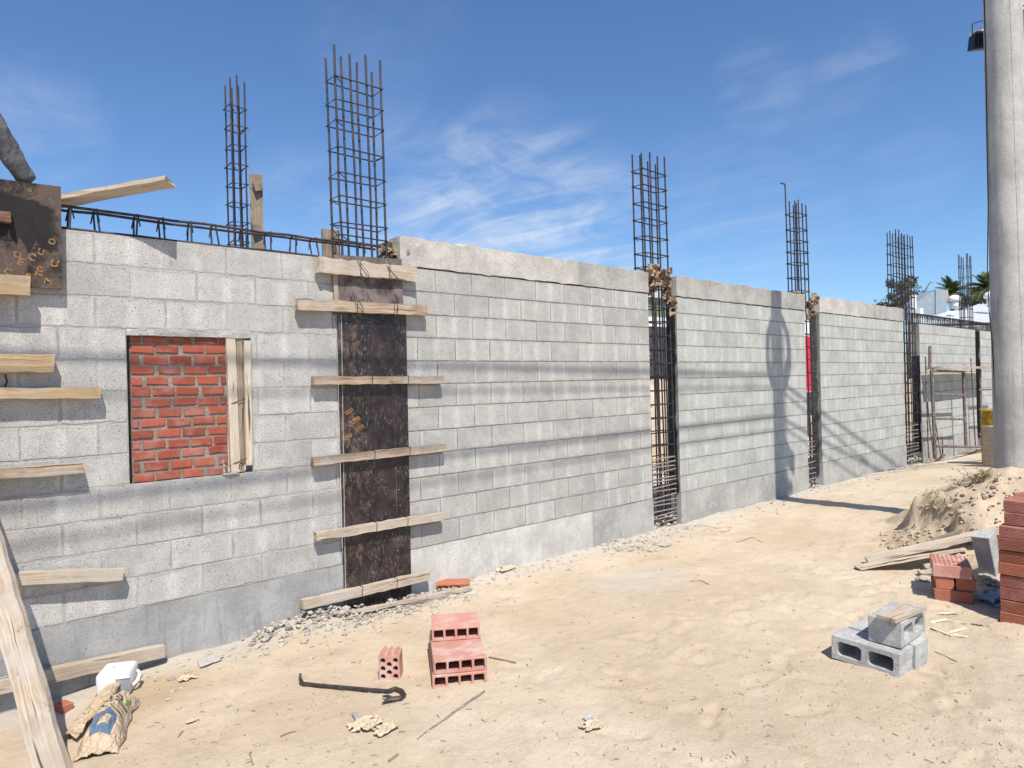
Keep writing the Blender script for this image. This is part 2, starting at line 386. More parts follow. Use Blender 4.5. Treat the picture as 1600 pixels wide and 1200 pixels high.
def m_sand(name, mound=False):
    k = Mt(name, .95, .1); n = k.nt
    big = noi(n, k.P, .9, 5, .6); mid = noi(n, k.P, 5.5, 6, .65); fi = noi(n, k.P, 42, 7, .72); gr = noi(n, k.P, 210, 5, .75)
    A, B = ((.505, .41, .295), (.595, .495, .375))
    if mound: A, B = ((.47, .375, .265), (.58, .48, .36))
    a = mix(n, mapr(n, big, .36, .66), A, B)
    a = mix(n, mapr(n, mid, .5, .72, 0, .55), a, [c * .80 for c in A])
    a = mix(n, mapr(n, fi, .56, .70, 0, .34), a, [c * .70 for c in A])
    a = mix(n, mapr(n, gr, .61, .71, 0, .38), a, [c * .5 for c in A])
    a = mix(n, mapr(n, gr, .36, .28, 0, .5), a, (.68, .60, .49))
    if not mound:
        sp = nd(n, 'ShaderNodeSeparateXYZ', {0: k.P})
        # cement dust spilt along the foot of the wall, and one patch further out
        yy = mth(n, 'ADD', sp.outputs[1], mth(n, 'MULTIPLY', mth(n, 'SUBTRACT', noi(n, k.P, 2.6, 6, .7), .5), 1.1))
        dust = mapr(n, yy, -.5, -.08, 0, .7)
        pd = nd(n, 'ShaderNodeVectorMath', {0: scalev(n, k.P, (1, 1.6, 0)), 1: (1.1, -1.75, 0)}, operation='DISTANCE').outputs['Value']
        pd = mth(n, 'ADD', pd, mth(n, 'MULTIPLY', mth(n, 'SUBTRACT', mid, .5), 1.2))
        dust = mth(n, 'MAXIMUM', dust, mapr(n, pd, .75, .25, 0, .45))
        dust = mth(n, 'MULTIPLY', dust, mapr(n, fi, .35, .55, .45, 1))
        a = mix(n, dust, a, (.50, .475, .43))
        # damp yellow earth by the far-left board
        pd2 = nd(n, 'ShaderNodeVectorMath', {0: k.P, 1: (-2.62, -.42, -.4)}, operation='DISTANCE').outputs['Value']
        a = mix(n, mapr(n, mth(n, 'ADD', pd2, mth(n, 'MULTIPLY', mid, .3)), .52, .3, 0, .6), a, (.40, .30, .175))
    h = mth(n, 'ADD', mth(n, 'MULTIPLY', mid, .9), mth(n, 'ADD', mth(n, 'MULTIPLY', fi, .95), mth(n, 'MULTIPLY', gr, .32)))
    return k.done(a, bump(n, h, .7, .018))
M_SAND = m_sand('sand'); M_MND = m_sand('mound_sand', True)

# ------------------------------------------------------------------ ground: one sheet to the horizon
steps = []
fr = random.Random(5)
for i in range(105):
    steps.append((fr.uniform(-1.0, 2.6) + (1.2 if i % 3 == 0 else 0), fr.uniform(-4.3, -1.9), fr.uniform(0, 6.28)))
def gz(x, y, full=True):
    z = -.372
    z += .085 * ss(3.0, 5.0, x) * max(0, min(2.4, -y)) * (1 - ss(9, 13, x) * .6)
    z -= .06 * ss(-2.2, -3.2, x) * ss(-.9, -.3, y)
    z += .045 * ss(-.62, -.05, y) * ss(-1.95, -1.6, x) * (1 - ss(-1.35, -1.1, x)) - .03 * ss(-.35, -.05, y) * ss(-1.2, -1.0, x) * (1 - ss(-.4, -.1, x))
    z -= .10 * ss(9, 14, x)
    if abs(x) < 40 and abs(y) < 40:
        z += .026 * fbm(x * .8, y * .8, 3, 3)
        if full and -4.2 < x < 8.5 and -5 < y < .3:
            z += .009 * fbm(x * 4.5, y * 4.5, 7, 4) + .0045 * fbm(x * 19, y * 19, 1, 3)
            for (sx, sy, sa) in steps:
                dx, dy = x - sx, y - sy
                if dx * dx + dy * dy < .04:
                    a = dx * math.cos(sa) + dy * math.sin(sa); b = -dx * math.sin(sa) + dy * math.cos(sa)
                    q = (a / .15) ** 2 + (b / .055) ** 2
                    if q < 1.9:
                        z -= .009 * (1 - ss(.6, 1.05, q)); z += .004 * ss(.8, 1.1, q) * (1 - ss(1.2, 1.9, q))
                        if q < .9: z += .0025 * math.sin(a * 260)
    return z
def geo(a, b, st, far):
    xs = []; x = a
    while x <= b + 1e-6: xs.append(x); x += st
    l, s_, r_ = [], st * 2, xs[-1]
    while r_ < far: r_ += s_; l.append(r_); s_ *= 1.35
    l2, s_, r_ = [], st * 2, a
    while r_ > -far: r_ -= s_; l2.append(r_); s_ *= 1.35
    return l2[::-1] + xs + l
xs = geo(-3.7, 6.6, .0235, 3500); ys = geo(-4.75, .12, .0225, 3500)
gv = [(x, y, gz(x, y)) for y in ys for x in xs]; nx = len(xs)
gf = [(j * nx + i, j * nx + i + 1, (j + 1) * nx + i + 1, (j + 1) * nx + i) for j in range(len(ys) - 1) for i in range(nx - 1)]
me = bpy.data.meshes.new('ground'); me.from_pydata(gv, [], gf); me.materials.append(M_SAND)
me.polygons.foreach_set('use_smooth', [True] * len(gf))
ground = bpy.data.objects.new('ground', me); COL.objects.link(ground); tag(ground, kind='structure')

# ------------------------------------------------------------------ block walls
def blockface(mb, x0, x1, z0, z1, jit, cell, y=0.0):
    g = .0045
    x0 += g; x1 -= g; z0 += g; z1 -= g
    if x1 - x0 < .02 or z1 - z0 < .02: return
    nxs = max(2, int((x1 - x0) / .045)); nz = max(2, int((z1 - z0) / .05))
    per = [(x0 + (x1 - x0) * i / nxs, z0, 0, -1) for i in range(nxs)] + [(x1, z0 + (z1 - z0) * i / nz, 1, 0) for i in range(nz)] \
        + [(x1 - (x1 - x0) * i / nxs, z1, 0, 1) for i in range(nxs)] + [(x0, z1 - (z1 - z0) * i / nz, -1, 0) for i in range(nz)]
    mb.cur = RN.random(); dy = U(-.0012, .0012)
    o1, o2, o3 = [], [], []; uv = []
    cx, cz = (x0 + x1) / 2, (z0 + z1) / 2
    for (x, z, nx_, nz_) in per:
        j = U(-jit, jit) - (jit * 2.2 if RN.random() < .08 else 0)
        px, pz = x + nx_ * j, z + nz_ * j
        o3.append(mb.vert((px, y + .016, pz))); o2.append(mb.vert((px, y + .0035 + dy, pz)))
        sx, sz = (.0035 if px < cx else -.0035), (.0035 if pz < cz else -.0035)
        o1.append(mb.vert((px + sx, y + dy, pz + sz)))
        uv.append(((px - cell[0]) / .4, (pz - cell[1]) / .2))
    m = len(per)
    mb.face(o1, uv)
    for i in range(m):
        k = (i + 1) % m
        mb.face((o2[i], o2[k], o1[k], o1[i]), (uv[i], uv[k], uv[k], uv[i])); mb.face((o3[i], o3[k], o2[k], o2[i]), (uv[i], uv[k], uv[k], uv[i]))
def wall(x0, x1, rows, off, label, mats, foot, beam=None, hole=None, jit=.0018, zt=2.4, my=.0038, grp='concrete block wall bays'):
    """off(row) -> where the joints of that row fall; foot=(list of (x0,x1,mat)); beam likewise"""
    t = thing('block_wall', ((x0 + x1) / 2, 0, -.4), label, 'wall', grp)
    mb = MB()
    for j in range(rows):
        z0, z1 = j * .2, j * .2 + .2; o = off(j); k = math.floor((x0 - o) / .4)
        while o + k * .4 < x1:
            a0 = o + k * .4; a, b = max(x0, a0), min(x1, a0 + .4); k += 1
            cl = [(a, b, z0, z1)]
            if hole and z1 > hole[2] + .001 and z0 < hole[3] - .001:
                cl = []
                if a < hole[0]: cl.append((a, min(b, hole[0]), z0, z1))
                if b > hole[1]: cl.append((max(a, hole[1]), b, z0, z1))
            for c in cl: blockface(mb, *c, jit, (a0, z0))
    mb.build('masonry', mats[0], t)
    s = MB()
    if hole:
        s.bx(x0, hole[0], my, .15, 0, zt); s.bx(hole[1], x1, my, .15, 0, zt)
        s.bx(hole[0], hole[1], my, .15, 0, hole[2]); s.bx(hole[0], hole[1], my, .15, hole[3] - .04, zt)
    else: s.bx(x0, x1, my, .15, 0, zt)
    s.build('mortar_bed', mats[1], t)
    for (a, b, m) in foot:
        f = MB(); n = max(2, int((b - a) / .08)); zb = -.75
        slabgrid(f, a, b, zb, -.002, -.006, .156, .0025); f.build('footing', m, t)
    for (a, b, m) in (beam or []):
        f = MB(); slabgrid(f, a, b, 2.412, 2.652, -.008, .158, .006, rough=.022); f.build('top_beam', m, t)
    return t
def slabgrid(f, a, b, z0, z1, y0, y1, jit, rough=.003):
    n = max(2, int((b - a) / .05)); m = max(2, int((z1 - z0) / .06)); q = []
    for j in range(m + 1):
        row = []
        for i in range(n + 1):
            x = a + (b - a) * i / n; z = z0 + (z1 - z0) * j / m
            dz = fbm(x * 7, j * 3.3, 2, 3) * rough if j in (0, m) else 0
            if j == 0: dz = min(dz, rough * .1)
            row.append(f.vert((x, y0 + fbm(x * 5, z * 5, 9, 3) * jit, z + dz)))
        q.append(row)
    for j in range(m):
        for i in range(n): f.face((q[j][i], q[j][i + 1], q[j + 1][i + 1], q[j + 1][i]))
    bk = [f.vert((a, y1, z0)), f.vert((b, y1, z0)), f.vert((b, y1, z1)), f.vert((a, y1, z1))]
    f.face(bk[::-1]); f.face(q[m] + [bk[2], bk[3]]); f.face(q[0][::-1] + [bk[0], bk[1]])
    f.face([q[j][n] for j in range(m + 1)] + [bk[2], bk[1]]); f.face([q[j][0] for j in range(m, -1, -1)] + [bk[0], bk[3]])
LO = lambda j: (.025 if j % 2 else .225)
RO_ = lambda j: (.2 if j % 2 else 0.0)
WIN = (-2.61, -1.822, .8, 1.8)
wl = wall(-3.36, -1.145, 12, LO, 'rough grey block wall with the bricked-up window, nearest on the left', (M_BL, M_MO), [(-3.36, -1.145, M_FL)], hole=WIN, jit=.0032, my=.0022)
f = MB(); slabgrid(f, WIN[0] + .002, WIN[1] - .002, 1.762, 1.806, -.012, .1, .018, rough=.013); f.build('lintel', M_LIN, wl)
wall(-8.0, -3.96, 12, LO, 'grey block wall beyond the far left column form', (M_BL, M_MO), [(-8.0, -3.96, M_FL)], jit=.003)
wall(-.56, 2.80, 12, RO_, 'pale block wall with cream top beam and white footing, right of the tall brown form', (M_BR, M_MOD), [(-.56, 1.75, M_FM), (1.753, 2.80, M_FG)], [(-.56, 1.62, M_BE), (1.622, 2.80, M_BE2)])
wall(3.35, 6.69, 12, lambda j: RO_(j) + .13, 'block wall carrying the shadow of the utility pole', (M_BF, M_MOD), [(3.35, 6.69, M_FG)], [(3.35, 6.69, M_BE2)], my=.004)
wall(7.18, 10.76, 12, lambda j: RO_(j) - .06, 'block wall crossed by slanting cable shadows at its foot', (M_BF, M_MOD), [(7.18, 10.76, M_FG)], [(7.18, 9.3, M_BE), (9.303, 10.76, M_BE2)], my=.004)
wall(11.62, 15.34, 12, lambda j: RO_(j) + .1, 'far block wall behind the scaffold frame, no top beam yet', (M_BF, M_MOD), [(11.62, 15.34, M_FG)], my=.004)
wall(15.74, 26.0, 12, lambda j: RO_(j) + .05, 'farthest block wall, mostly hidden by the pole', (M_BF, M_MOD), [(15.74, 26.0, M_FG)], my=.004)
# dark ragged facings on the wall ends in the gaps
M_HOL = m_conc('hollow_shade', (.10, .10, .097), .5, .5, (.3, .3, .29), .8, 2)
def dark_facing(x, name, z0, z1, parent, sgn, y0=.004, mat=None):
    mb = MB(); n = 26; fr_, bk = [], []
    for i in range(n + 1):
        z = z0 + (z1 - z0) * i / n
        fr_.append((y0 + max(-y0 * .6, fbm(z * 6, x, 1, 3) * .03), z)); bk.append((.152, z))
    for off in (0, sgn * .006):
        pass
    A = [mb.vert((x, y, z)) for y, z in fr_]; B = [mb.vert((x, y, z)) for y, z in bk]
    A2 = [mb.vert((x + sgn * .007 + U(0, .012) * sgn, y, z)) for y, z in fr_]; B2 = [mb.vert((x + sgn * .007, y, z)) for y, z in bk]
    for i in range(n):
        mb.face((A2[i], A2[i + 1], B2[i + 1], B2[i])); mb.face((A[i], A[i + 1], A2[i + 1], A2[i])); mb.face((B[i], B[i + 1], B2[i + 1], B2[i]))
    return mb.build(name, mat or M_DARKF, parent)
walls = [o for o in COL.objects if o.name.startswith('block_wall')]
def wbay(s): return [o for o in walls if s in o['label']][0]
dark_facing(3.349, 'dark_strip', .0, 2.36, wbay('utility pole'), -1, .03)
dark_facing(11.619, 'dark_strip', -.2, 1.75, wbay('scaffold'), -1)
dark_facing(7.179, 'hollow_shade_strip', -.2, 2.38, wbay('slanting'), -1, .05, M_HOL)  # this strip and the next paint in the shade of hollow block ends
dark_facing(15.739, 'hollow_shade_strip', -.2, 2.38, wbay('farthest'), -1, .02)

# brick infill of the window
bi = thing('brick_infill', (-2.25, .03, .8), 'red brick infill with thick grey mortar filling the window opening', 'brickwork')
s = MB(); s.bx(-2.585, -1.985, .030, .14, .804, 1.758); s.build('mortar_bed', M_BMO, bi)
mb = MB(); z = .800; row = 0; rr = random.Random(3)
while z < 1.745:
    hh = rr.uniform(.050, .057); x = -2.58 - (.075 if row % 2 else .0) - rr.uniform(0, .03)
    while x < -2.0:
        wv = rr.uniform(.126, .144); a, b = max(x, -2.582), min(x + wv, -1.99)
        if b - a > .025:
            zz = z + rr.uniform(-.003, .003) + .004; mb.cur = rr.random(); z1 = min(zz + hh, 1.755)
            tilt = rr.uniform(-.028, .028); g = .004; y0 = .020 + rr.uniform(0, .003)
            ring = []
            for yy, ins in ((.05, 0), (y0 + .004, 0), (y0, .004)):
                rg = []
                for (qx, qz) in ((a + ins, zz + ins), ((a + b) / 2, zz + ins), (b - ins, zz + ins), (b - ins, (zz + z1) / 2), (b - ins, z1 - ins), ((a + b) / 2, z1 - ins), (a + ins, z1 - ins), (a + ins, (zz + z1) / 2)):
                    rg.append(mb.vert((qx + rr.uniform(-.0038, .0038), yy + rr.uniform(-.001, .001), qz + tilt * (qx - a) + rr.uniform(-.0034, .0034))))
                ring.append(rg)
            mb.face(ring[2])
            for A, B in ((ring[0], ring[1]), (ring[1], ring[2])):
                for k in range(8): mb.face((A[k], A[(k + 1) % 8], B[(k + 1) % 8], B[k]))
        x += wv + rr.uniform(.013, .034)
    z += hh + rr.uniform(.012, .022); row += 1
mb.build('bricks', M_BRK, bi)
s = MB()
for i in range(9): s.blob((-2.02 + U(-.006, .006), .022, .806 + i * .011), U(.006, .010), 1, .5, (1, .6, 1))
s.blob((-1.985, -.002, .801), .034, 2, .4, (1.7, .6, .28)); s.build('mortar_drip', M_MO, bi)
# boards wedged in the right of the window
def vboard(p0, p1, wd, th, mat, label):
    mb = MB(); mb.board(p0, p1, (1, 0, 0), wd, th, 10); return single(mb, 'window_board', mat, label, 'board', 'boards wedged in the window')
vboard((-1.945, .016, .808), (-1.958, .016, 1.757), .062, .045, M_W2, 'pale upright board touching the brick infill in the window')
vboard((-1.897, .028, .808), (-1.900, .028, 1.757), .036, .05, M_WD, 'shaded narrow board between the two pale window boards')
vboard((-1.853, .010, .85), (-1.845, .010, 1.74), .045, .05, M_W2, 'rounded pale board at the right edge of the window')
for z in (1.30, .875):
    mb = MB(); mb.tube([(-1.995, .008, z - .02), (-1.955, -.010, z), (-1.90, -.012, z + .018), (-1.87, -.016, z + .03)] + ([] if z > 1 else [(-1.90, -.014, .885), (-1.922, -.013, .865), (-1.925, -.012, .845), (-1.918, -.012, .83)]), .0025, 5)
    single(mb, 'tie_wire', M_WIRE, 'upper dark tie wire twisted round the window boards' if z > 1 else 'lower dark tie wire with a dangling end on the window boards', 'wire', 'tie wires on the window boards')

# ------------------------------------------------------------------ formwork in the middle
fo = thing('column_formwork', (-.84, -.01, -.4), 'tall dark plywood column form with six pale cleats, left of the white footing', 'formwork', 'column forms')
def quadpanel(c, y, th, mat, name, parent):
    """c: four (x,z) corners, counter-clockwise from lower left"""
    mb = MB(); fr_ = [mb.vert((x, y, z)) for x, z in c]; bk = [mb.vert((x, y + th, z)) for x, z in c]
    mb.face(fr_); mb.face(bk[::-1])
    for i in range(4): mb.face((fr_[(i + 1) % 4], fr_[i], bk[i], bk[(i + 1) % 4]))
    return mb.build(name, mat, parent)
def pz(px, py, Y=-.02):
    q = onY(px, py, Y); return (q.x, q.z)
pan = quadpanel([pz(540, 975), pz(643, 950), pz(634, 487), pz(527, 489)], -.0245, .018, M_PL, 'plywood_panel', fo)
quadpanel([pz(522, 492), pz(630, 487), pz(627, 405), pz(521, 398)], -.026, .019, M_PL2, 'upper_panel', fo)
quadpanel([pz(521, 470), pz(528, 470), pz(527, 428), pz(520, 428)], -.031, .0045, M_W1, 'edge_batten', fo)
quadpanel([pz(619, 725), pz(638.5, 721), pz(636.5, 651), pz(617.5, 653)], -.0285, .0035, M_PL, 'patch_panel', fo)
mb = MB()
for (p, q) in (((534, 492), (541, 955)),): 
    a, b = pz(*p), pz(*q); mb.tube([(a[0] - .006, -.026, a[1]), (b[0] - .006, -.026, b[1])], .004, 4)
mb.build('edge_strip', M_MO, fo)
for (x, y) in ((630, 662), (626, 690), (623, 765), (627, 838), (625, 790), (541, 505), (612, 585), (621, 860)):
    mb = MB(); q = onY(x, y, -.0245); mb.blob((q.x, -.027, q.z), .005, 1, .1, (1, .4, 1)); mb.build('nail_head', M_GALV, pan)
mb = MB(); a, b = onY(617, 655, -.0245), onY(622, 900, -.0245); mb.board(a, b, (1, 0, 0), .004, .003, 4, .0004, 0); mb.build('joint_line', M_PL2, pan)
for (b_, px, py, sz, ro) in (('.um', 553, 657, .075, .5), ('um', 545, 642, .06, .5), ('um', 562, 668, .06, .5), ('oo', 543, 681, .07, .5)):
    q = onY(px, py, -.0245); txt(b_, sz, ro, (q.x, -.0255, q.z), (1, 0, 0), (0, 0, 1), 'stencil', M_STI2 if b_ == 'oo' else M_STI, pan)
CL = (((497, 412), (652, 429), .115, .05, M_W4), ((465, 475), (668, 485), .085, .052, M_W1), ((490, 595), (693, 593), .062, .055, M_W1),
      ((490, 722), (697, 699), .062, .055, M_W1), ((495, 839), (693, 807), .064, .055, M_W4), ((473, 946), (671, 900), .070, .058, M_W4))
for i, (a, b, wd, th, m) in enumerate(CL):
    A, B = onY(*a, -.082), onY(*b, -.082)
    mb = MB(); yc = -.028 - th / 2
    mb.board((A.x, yc, A.z), (B.x, yc, B.z), (0, 0, 1), wd, th, 18, .0055 if i == 0 else .0024, .014 if i == 0 else .006); c = mb.build('cleat', m, fo)
    D = (B - A)
    for t in (.42, .70):
        wmb = MB()
        x, z = A.x + D.x * t + U(-.02, .02), A.z + D.z * t
        yf = yc - th / 2 - .003
        wmb.tube([(x - .005, -.026, z - wd * .5 - .015), (x - .004, yf, z - wd * .5 - .002), (x, yf - .002, z), (x + .004, yf, z + wd * .5 + .002), (x + .006, -.03, z + wd * .5 + .006)], .0026, 5)
        if i < 2:
            for q in range(2):
                wmb.build('tie_wire', M_WIRE, c); wmb = MB(); ph = U(0, 6); wmb.tube([(x + .03 * math.sin(ph + k * 1.1) + .01 * k, yf - .012 * k, z + .05 - .035 * k + .01 * math.cos(ph + 2 * k)) for k in range(6)], .0022, 5)
            wmb.build('tie_wire', M_WIRE, c); wmb = MB(); wmb.tube([(x, yf, z - .04), (x + .02, yf - .03, z - .10), (x - .05, yf - .03, z - .13), (x - .11, yf - .01, z - .145)], .0025, 5)
        wmb.build('tie_wire', M_WIRE, c)

# ------------------------------------------------------------------ formwork at the left edge of the picture
fl = thing('column_formwork', (-3.66, -.01, -.4), 'column form at the left edge with rough boards reaching in across the wall', 'formwork', 'column forms')
quadpanel([(-3.99, -.6), (-3.33, -.6), (-3.33, 2.0), (-3.99, 2.0)], -.024, .0175, M_PL, 'plywood_panel', fl)
for (a, b, wd, th, m) in (((0, 567), (85, 568), .105, .058, M_W3), ((0, 614), (160, 614.5), .062, .058, M_W3), ((0, 740), (131, 732), .062, .058, M_W1),
                          ((35, 905), (192, 897), .070, .062, M_W4), ((0, 1075), (259, 1018), .078, .060, M_W4)):
    A, B = onY(*a, -.085), onY(*b, -.085); D = (B - A); D = D * (1 / D.x)
    L = A + D * (-4.15 - A.x); yc = -.028 - th / 2
    mb = MB(); mb.board((L.x, yc, L.z), (B.x, yc, B.z), (0, 0, 1), wd, th, 16, .0026, .008); mb.build('cleat', m, fl)
mb = MB(); q = onY(8, 585, -.03); mb.tube([(q.x, -.03, q.z), (q.x + .008, -.028, q.z - .04), (q.x - .004, -.03, q.z - .075), (q.x + .002, -.028, q.z - .11)], .005, 5); mb.build('tie_wire', M_WIRE, fl)

# plywood beam side with faded letters, top left
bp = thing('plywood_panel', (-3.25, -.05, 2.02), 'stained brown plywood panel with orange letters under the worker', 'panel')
def m_stained_shaded():
    k = Mt('ply_stained_shaded', .7, .25); n = k.nt
    n1 = noi(n, k.P, 6, 6, .65, .5); n2 = noi(n, k.P, 30, 6, .7)
    a = mix(n, mapr(n, n1, .40, .60), (.020, .015, .0145), (.092, .068, .054))
    a = mix(n, mapr(n, noi(n, k.P, 70, 4, .7), .56, .68, 0, .5), a, (.22, .19, .165))
    a = mix(n, mapr(n, n2, .5, .68, 0, .55), a, (.16, .10, .058))
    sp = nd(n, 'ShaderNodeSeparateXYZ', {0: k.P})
    # dark oil stain with runs hanging below, plus painted shadow of the top
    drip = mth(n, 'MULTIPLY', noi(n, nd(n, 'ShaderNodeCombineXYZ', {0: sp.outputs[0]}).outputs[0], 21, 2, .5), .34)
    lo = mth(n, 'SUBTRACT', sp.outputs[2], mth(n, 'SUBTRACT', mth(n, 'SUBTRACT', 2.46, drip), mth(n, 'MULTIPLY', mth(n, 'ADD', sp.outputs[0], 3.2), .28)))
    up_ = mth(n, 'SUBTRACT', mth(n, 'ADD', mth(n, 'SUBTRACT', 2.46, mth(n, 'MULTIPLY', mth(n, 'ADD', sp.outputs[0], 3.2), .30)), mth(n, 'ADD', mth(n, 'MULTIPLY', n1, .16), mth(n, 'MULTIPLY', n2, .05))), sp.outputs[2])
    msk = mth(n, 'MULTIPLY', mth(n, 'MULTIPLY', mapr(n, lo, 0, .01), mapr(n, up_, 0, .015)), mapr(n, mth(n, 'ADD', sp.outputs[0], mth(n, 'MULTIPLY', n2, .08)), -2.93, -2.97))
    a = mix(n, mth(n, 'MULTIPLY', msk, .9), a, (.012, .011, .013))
    return k.done(a, bump(n, n2, .3, .004))
quadpanel([(-4.3, 2.018), (-2.955, 2.022), (-2.951, 2.640), (-4.3, 2.610)], -.066, .02, m_stained_shaded(), 'panel_board', bp)
for (b_, px, py, sz, ro) in (('E', 32, 410, .062, .75), ('O', 27, 398, .05, .75), ('C', 50, 402, .055, .75), ('E', 61, 424, .075, .75), ('U', 85, 412, .06, .75), ('O', 81, 378, .045, .75),
                             ('U', 64, 394, .05, .75), ('E', 43, 433, .055, .75), ('O', 46, 297, .026, 0), ('M', 75, 440, .05, .75), ('C', 12, 425, .055, .75)):
    q = onY(px, py, -.066); txt(b_, sz, ro - 1.0, (q.x, -.0668, q.z), (1, 0, 0), (0, 0, 1), 'letter', M_STI if b_ == 'E' else M_STI2, bp)
for (a, b, wd, th, m) in (((0, 447), (47, 447), .115, .06, M_W3), ((0, 338), (18, 339), .055, .06, M_WR)):
    A, B = onY(*a, -.12), onY(*b, -.12); yc = -.07 - th / 2
    mb = MB(); mb.board((-4.2, yc, A.z), (B.x, yc, B.z), (0, 0, 1), wd, th, 12, .003, .006); mb.build('cleat', m, bp)

# board sticking out over the wall
mb = MB(); a = V((-2.433, -.28, 2.735)); b = V((-2.944, .0, 2.598)); ax = (b - a).normalized(); sd = V((.135, .25, .03)); sd = (sd - ax * sd.dot(ax)).normalized()
c0 = a + sd * .135; mb.board(c0, c0 + ax * .98, sd, .27, .024, 10, .003, .012)
single(mb, 'overhanging_board', M_W2, 'wide pale board jutting out over the top of the left wall', 'board')

# ------------------------------------------------------------------ reinforcement cages
def cage(loc, x0, x1, y0, y1, z0, ztop, szs, label, nxb=4, dense=None, hook=None, br=.0092, lean=(0, 0), dusty=False, grp='standing rebar cages', seed=1, inner=None, sr=.0062):
    r_ = random.Random(seed); t = thing('rebar_cage', loc, label, 'rebar cage', grp)
    def ln(z): return V((lean[0] * (z - z0), lean[1] * (z - z0), 0))
    bars = []
    for i in range(nxb):
        x = x0 + (x1 - x0) * i / (nxb - 1)
        for y in (y0, y1): bars.append((x, y))
    nb_ = len(bars)
    if inner: bars += inner
    for i, (x, y) in enumerate(bars):
        zt = (ztop if i < nb_ else 2.3) + r_.uniform(-.04, .03); mb = MB(); j = lambda: r_.uniform(-.005, .005)
        pts = [V((x, y, z0))] + [V((x + j(), y + j(), z)) + ln(z) for z in [z0 + (zt - z0) * k / 5 for k in range(1, 6)]]
        if hook is not None and i == hook: 
            e = V((x, y, ztop + .27)) + ln(ztop); pts = pts[:-1] + [e - V((0, 0, .03)), e + V((-.008, 0, -.006)), e + V((-.03, .01, .0)), e + V((-.075, .03, .005))]
        mb.tube(pts, br, 6); mb.build('bar', M_RB, t)
    if dense:
        z = dense[0]
        while z < dense[1]: szs = szs + [z]; z += dense[2] * r_.uniform(.7, 1.3)
    for z in szs:
        mb = MB(); e = .009; o = ln(z); k = lambda: V((r_.uniform(-.004, .004), r_.uniform(-.004, .004), r_.uniform(-.008, .008) * (2.2 if dense and z < dense[1] else 1)))
        c = [V((x0 - e, y0 - e, z)) + k() + o, V((x1 + e, y0 - e, z)) + k() + o, V((x1 + e, y1 + e, z)) + k() + o, V((x0 - e, y1 + e, z)) + k() + o]
        mb.tube(c, sr, 5, closed=True)
        q = c[r_.randrange(4)]; mb.tube([q, q + V(((x0 + x1) / 2 - q.x, (y0 + y1) / 2 - q.y, 0)).normalized() * .07 + V((0, 0, -.03))], .0045, 5)
        for q in c:
            if r_.random() < .6: mb.tube([q + V((r_.uniform(-.02, .02), r_.uniform(-.02, .02), r_.uniform(-.025, .01))), q, q + V((r_.uniform(-.02, .02), r_.uniform(-.025, .02), r_.uniform(-.02, .02)))], .002, 4)
        mb.build('stirrup', M_RBD if (dense and z < dense[1]) else M_RB, t)
    return t
def ladder(z0, z1, st): 
    o = []; z = z0
    while z < z1: o.append(z); z += st
    return o
cage((-.86, .12, 2.3), -1.066, -.655, .035, .185, 2.2, 4.09, [3.87, 3.69, 3.52, 3.31, 3.10, 2.91, 2.71, 2.6], 'tallest rebar cage, rising out of the dark plywood column form', 4, lean=(-.012, .006), seed=2)
cage((3.0, .1, -.4), 2.84, 3.285, .03, .175, -.5, 4.08, [3.87, 3.69, 3.49, 3.29, 3.09, 2.89, 2.72, 2.5] + ladder(.60, 2.4, .165), 'rebar cage in the open gap right of the pale wall, paper stuffed at its top', 4, dense=(-.38, .50, .058), lean=(-.009, .004), seed=3, br=.0105, sr=.0085, inner=[(2.90, .10), (3.06, .075), (3.14, .12), (3.22, .06)])
cage((6.8, .1, -.4), 6.62, 6.98, .035, .185, -.5, 4.12, [3.91, 3.68, 3.50, 3.33, 3.15, 2.92, 2.72, 2.5] + ladder(.45, 2.4, .2), 'rebar cage with one tall hooked bar, right of the pole shadow', 4, dense=(-.36, .4, .085), hook=1, lean=(-.014, .004), seed=4, br=.011, sr=.009, inner=[(6.72, .08), (6.86, .1), (6.92, .06)])
cage((11.0, .1, -.4), 10.62, 11.5, .03, .19, -.5, 4.18, [3.93, 3.73, 3.53, 3.33, 3.13, 2.92, 2.7] + ladder(.4, 2.55, .2), 'wide far rebar cage with many bars standing in front of the trees', 7, dense=(-.4, .35, .075), lean=(-.004, .003), seed=5, br=.0105, sr=.009, inner=[(10.85, .1), (11.2, .08)])
cage((15.2, .1, -.4), 14.99, 15.36, .03, .19, -.5, 4.18, [3.9, 3.65, 3.4, 3.15, 2.9, 2.7] + ladder(-.2, 2.5, .21), 'most distant rebar cage, in front of the white metal roof', 4, lean=(-.01, .003), seed=6)
cage((-1.52, 1.0, -.4), -1.585, -1.468, .94, 1.08, -.4, 4.05, ladder(.192, 3.82, .164), 'slim rebar cage standing behind the left wall beside an upright board', 3, lean=(-.003, .002), br=.0072, seed=7)
mb = MB(); q0, q1 = onY(399, 388, 1.12), onY(400, 273, 1.12); mb.board((q0.x + .02, 1.12, 1.2), (q1.x, 1.12, q1.z), (1, -.3, 0), .105, .03, 10)
mb.board((q0.x - .035, 1.08, q1.z - .50), (q0.x + .035, 1.08, q1.z - .485), (0, 0, 1), .08, .04, 3); mb.board((q1.x - .04, 1.08, q1.z - .13), (q1.x + .035, 1.08, q1.z - .11), (0, 0, 1), .07, .04, 3)
single(mb, 'upright_board', M_WD, 'upright grey-brown board with two nailed blocks behind the left wall', 'board', org=(q0.x, 1.12, 1.2))
mb = MB(); q = onY(521, 357, .16); mb.board((q.x + .01, .22, 2.3), (q.x, .22, q.z), (1, 0, 0), .15, .022, 5); 
single(mb, 'board_end', M_WD, 'short board end standing behind the tall rebar cage base', 'board')

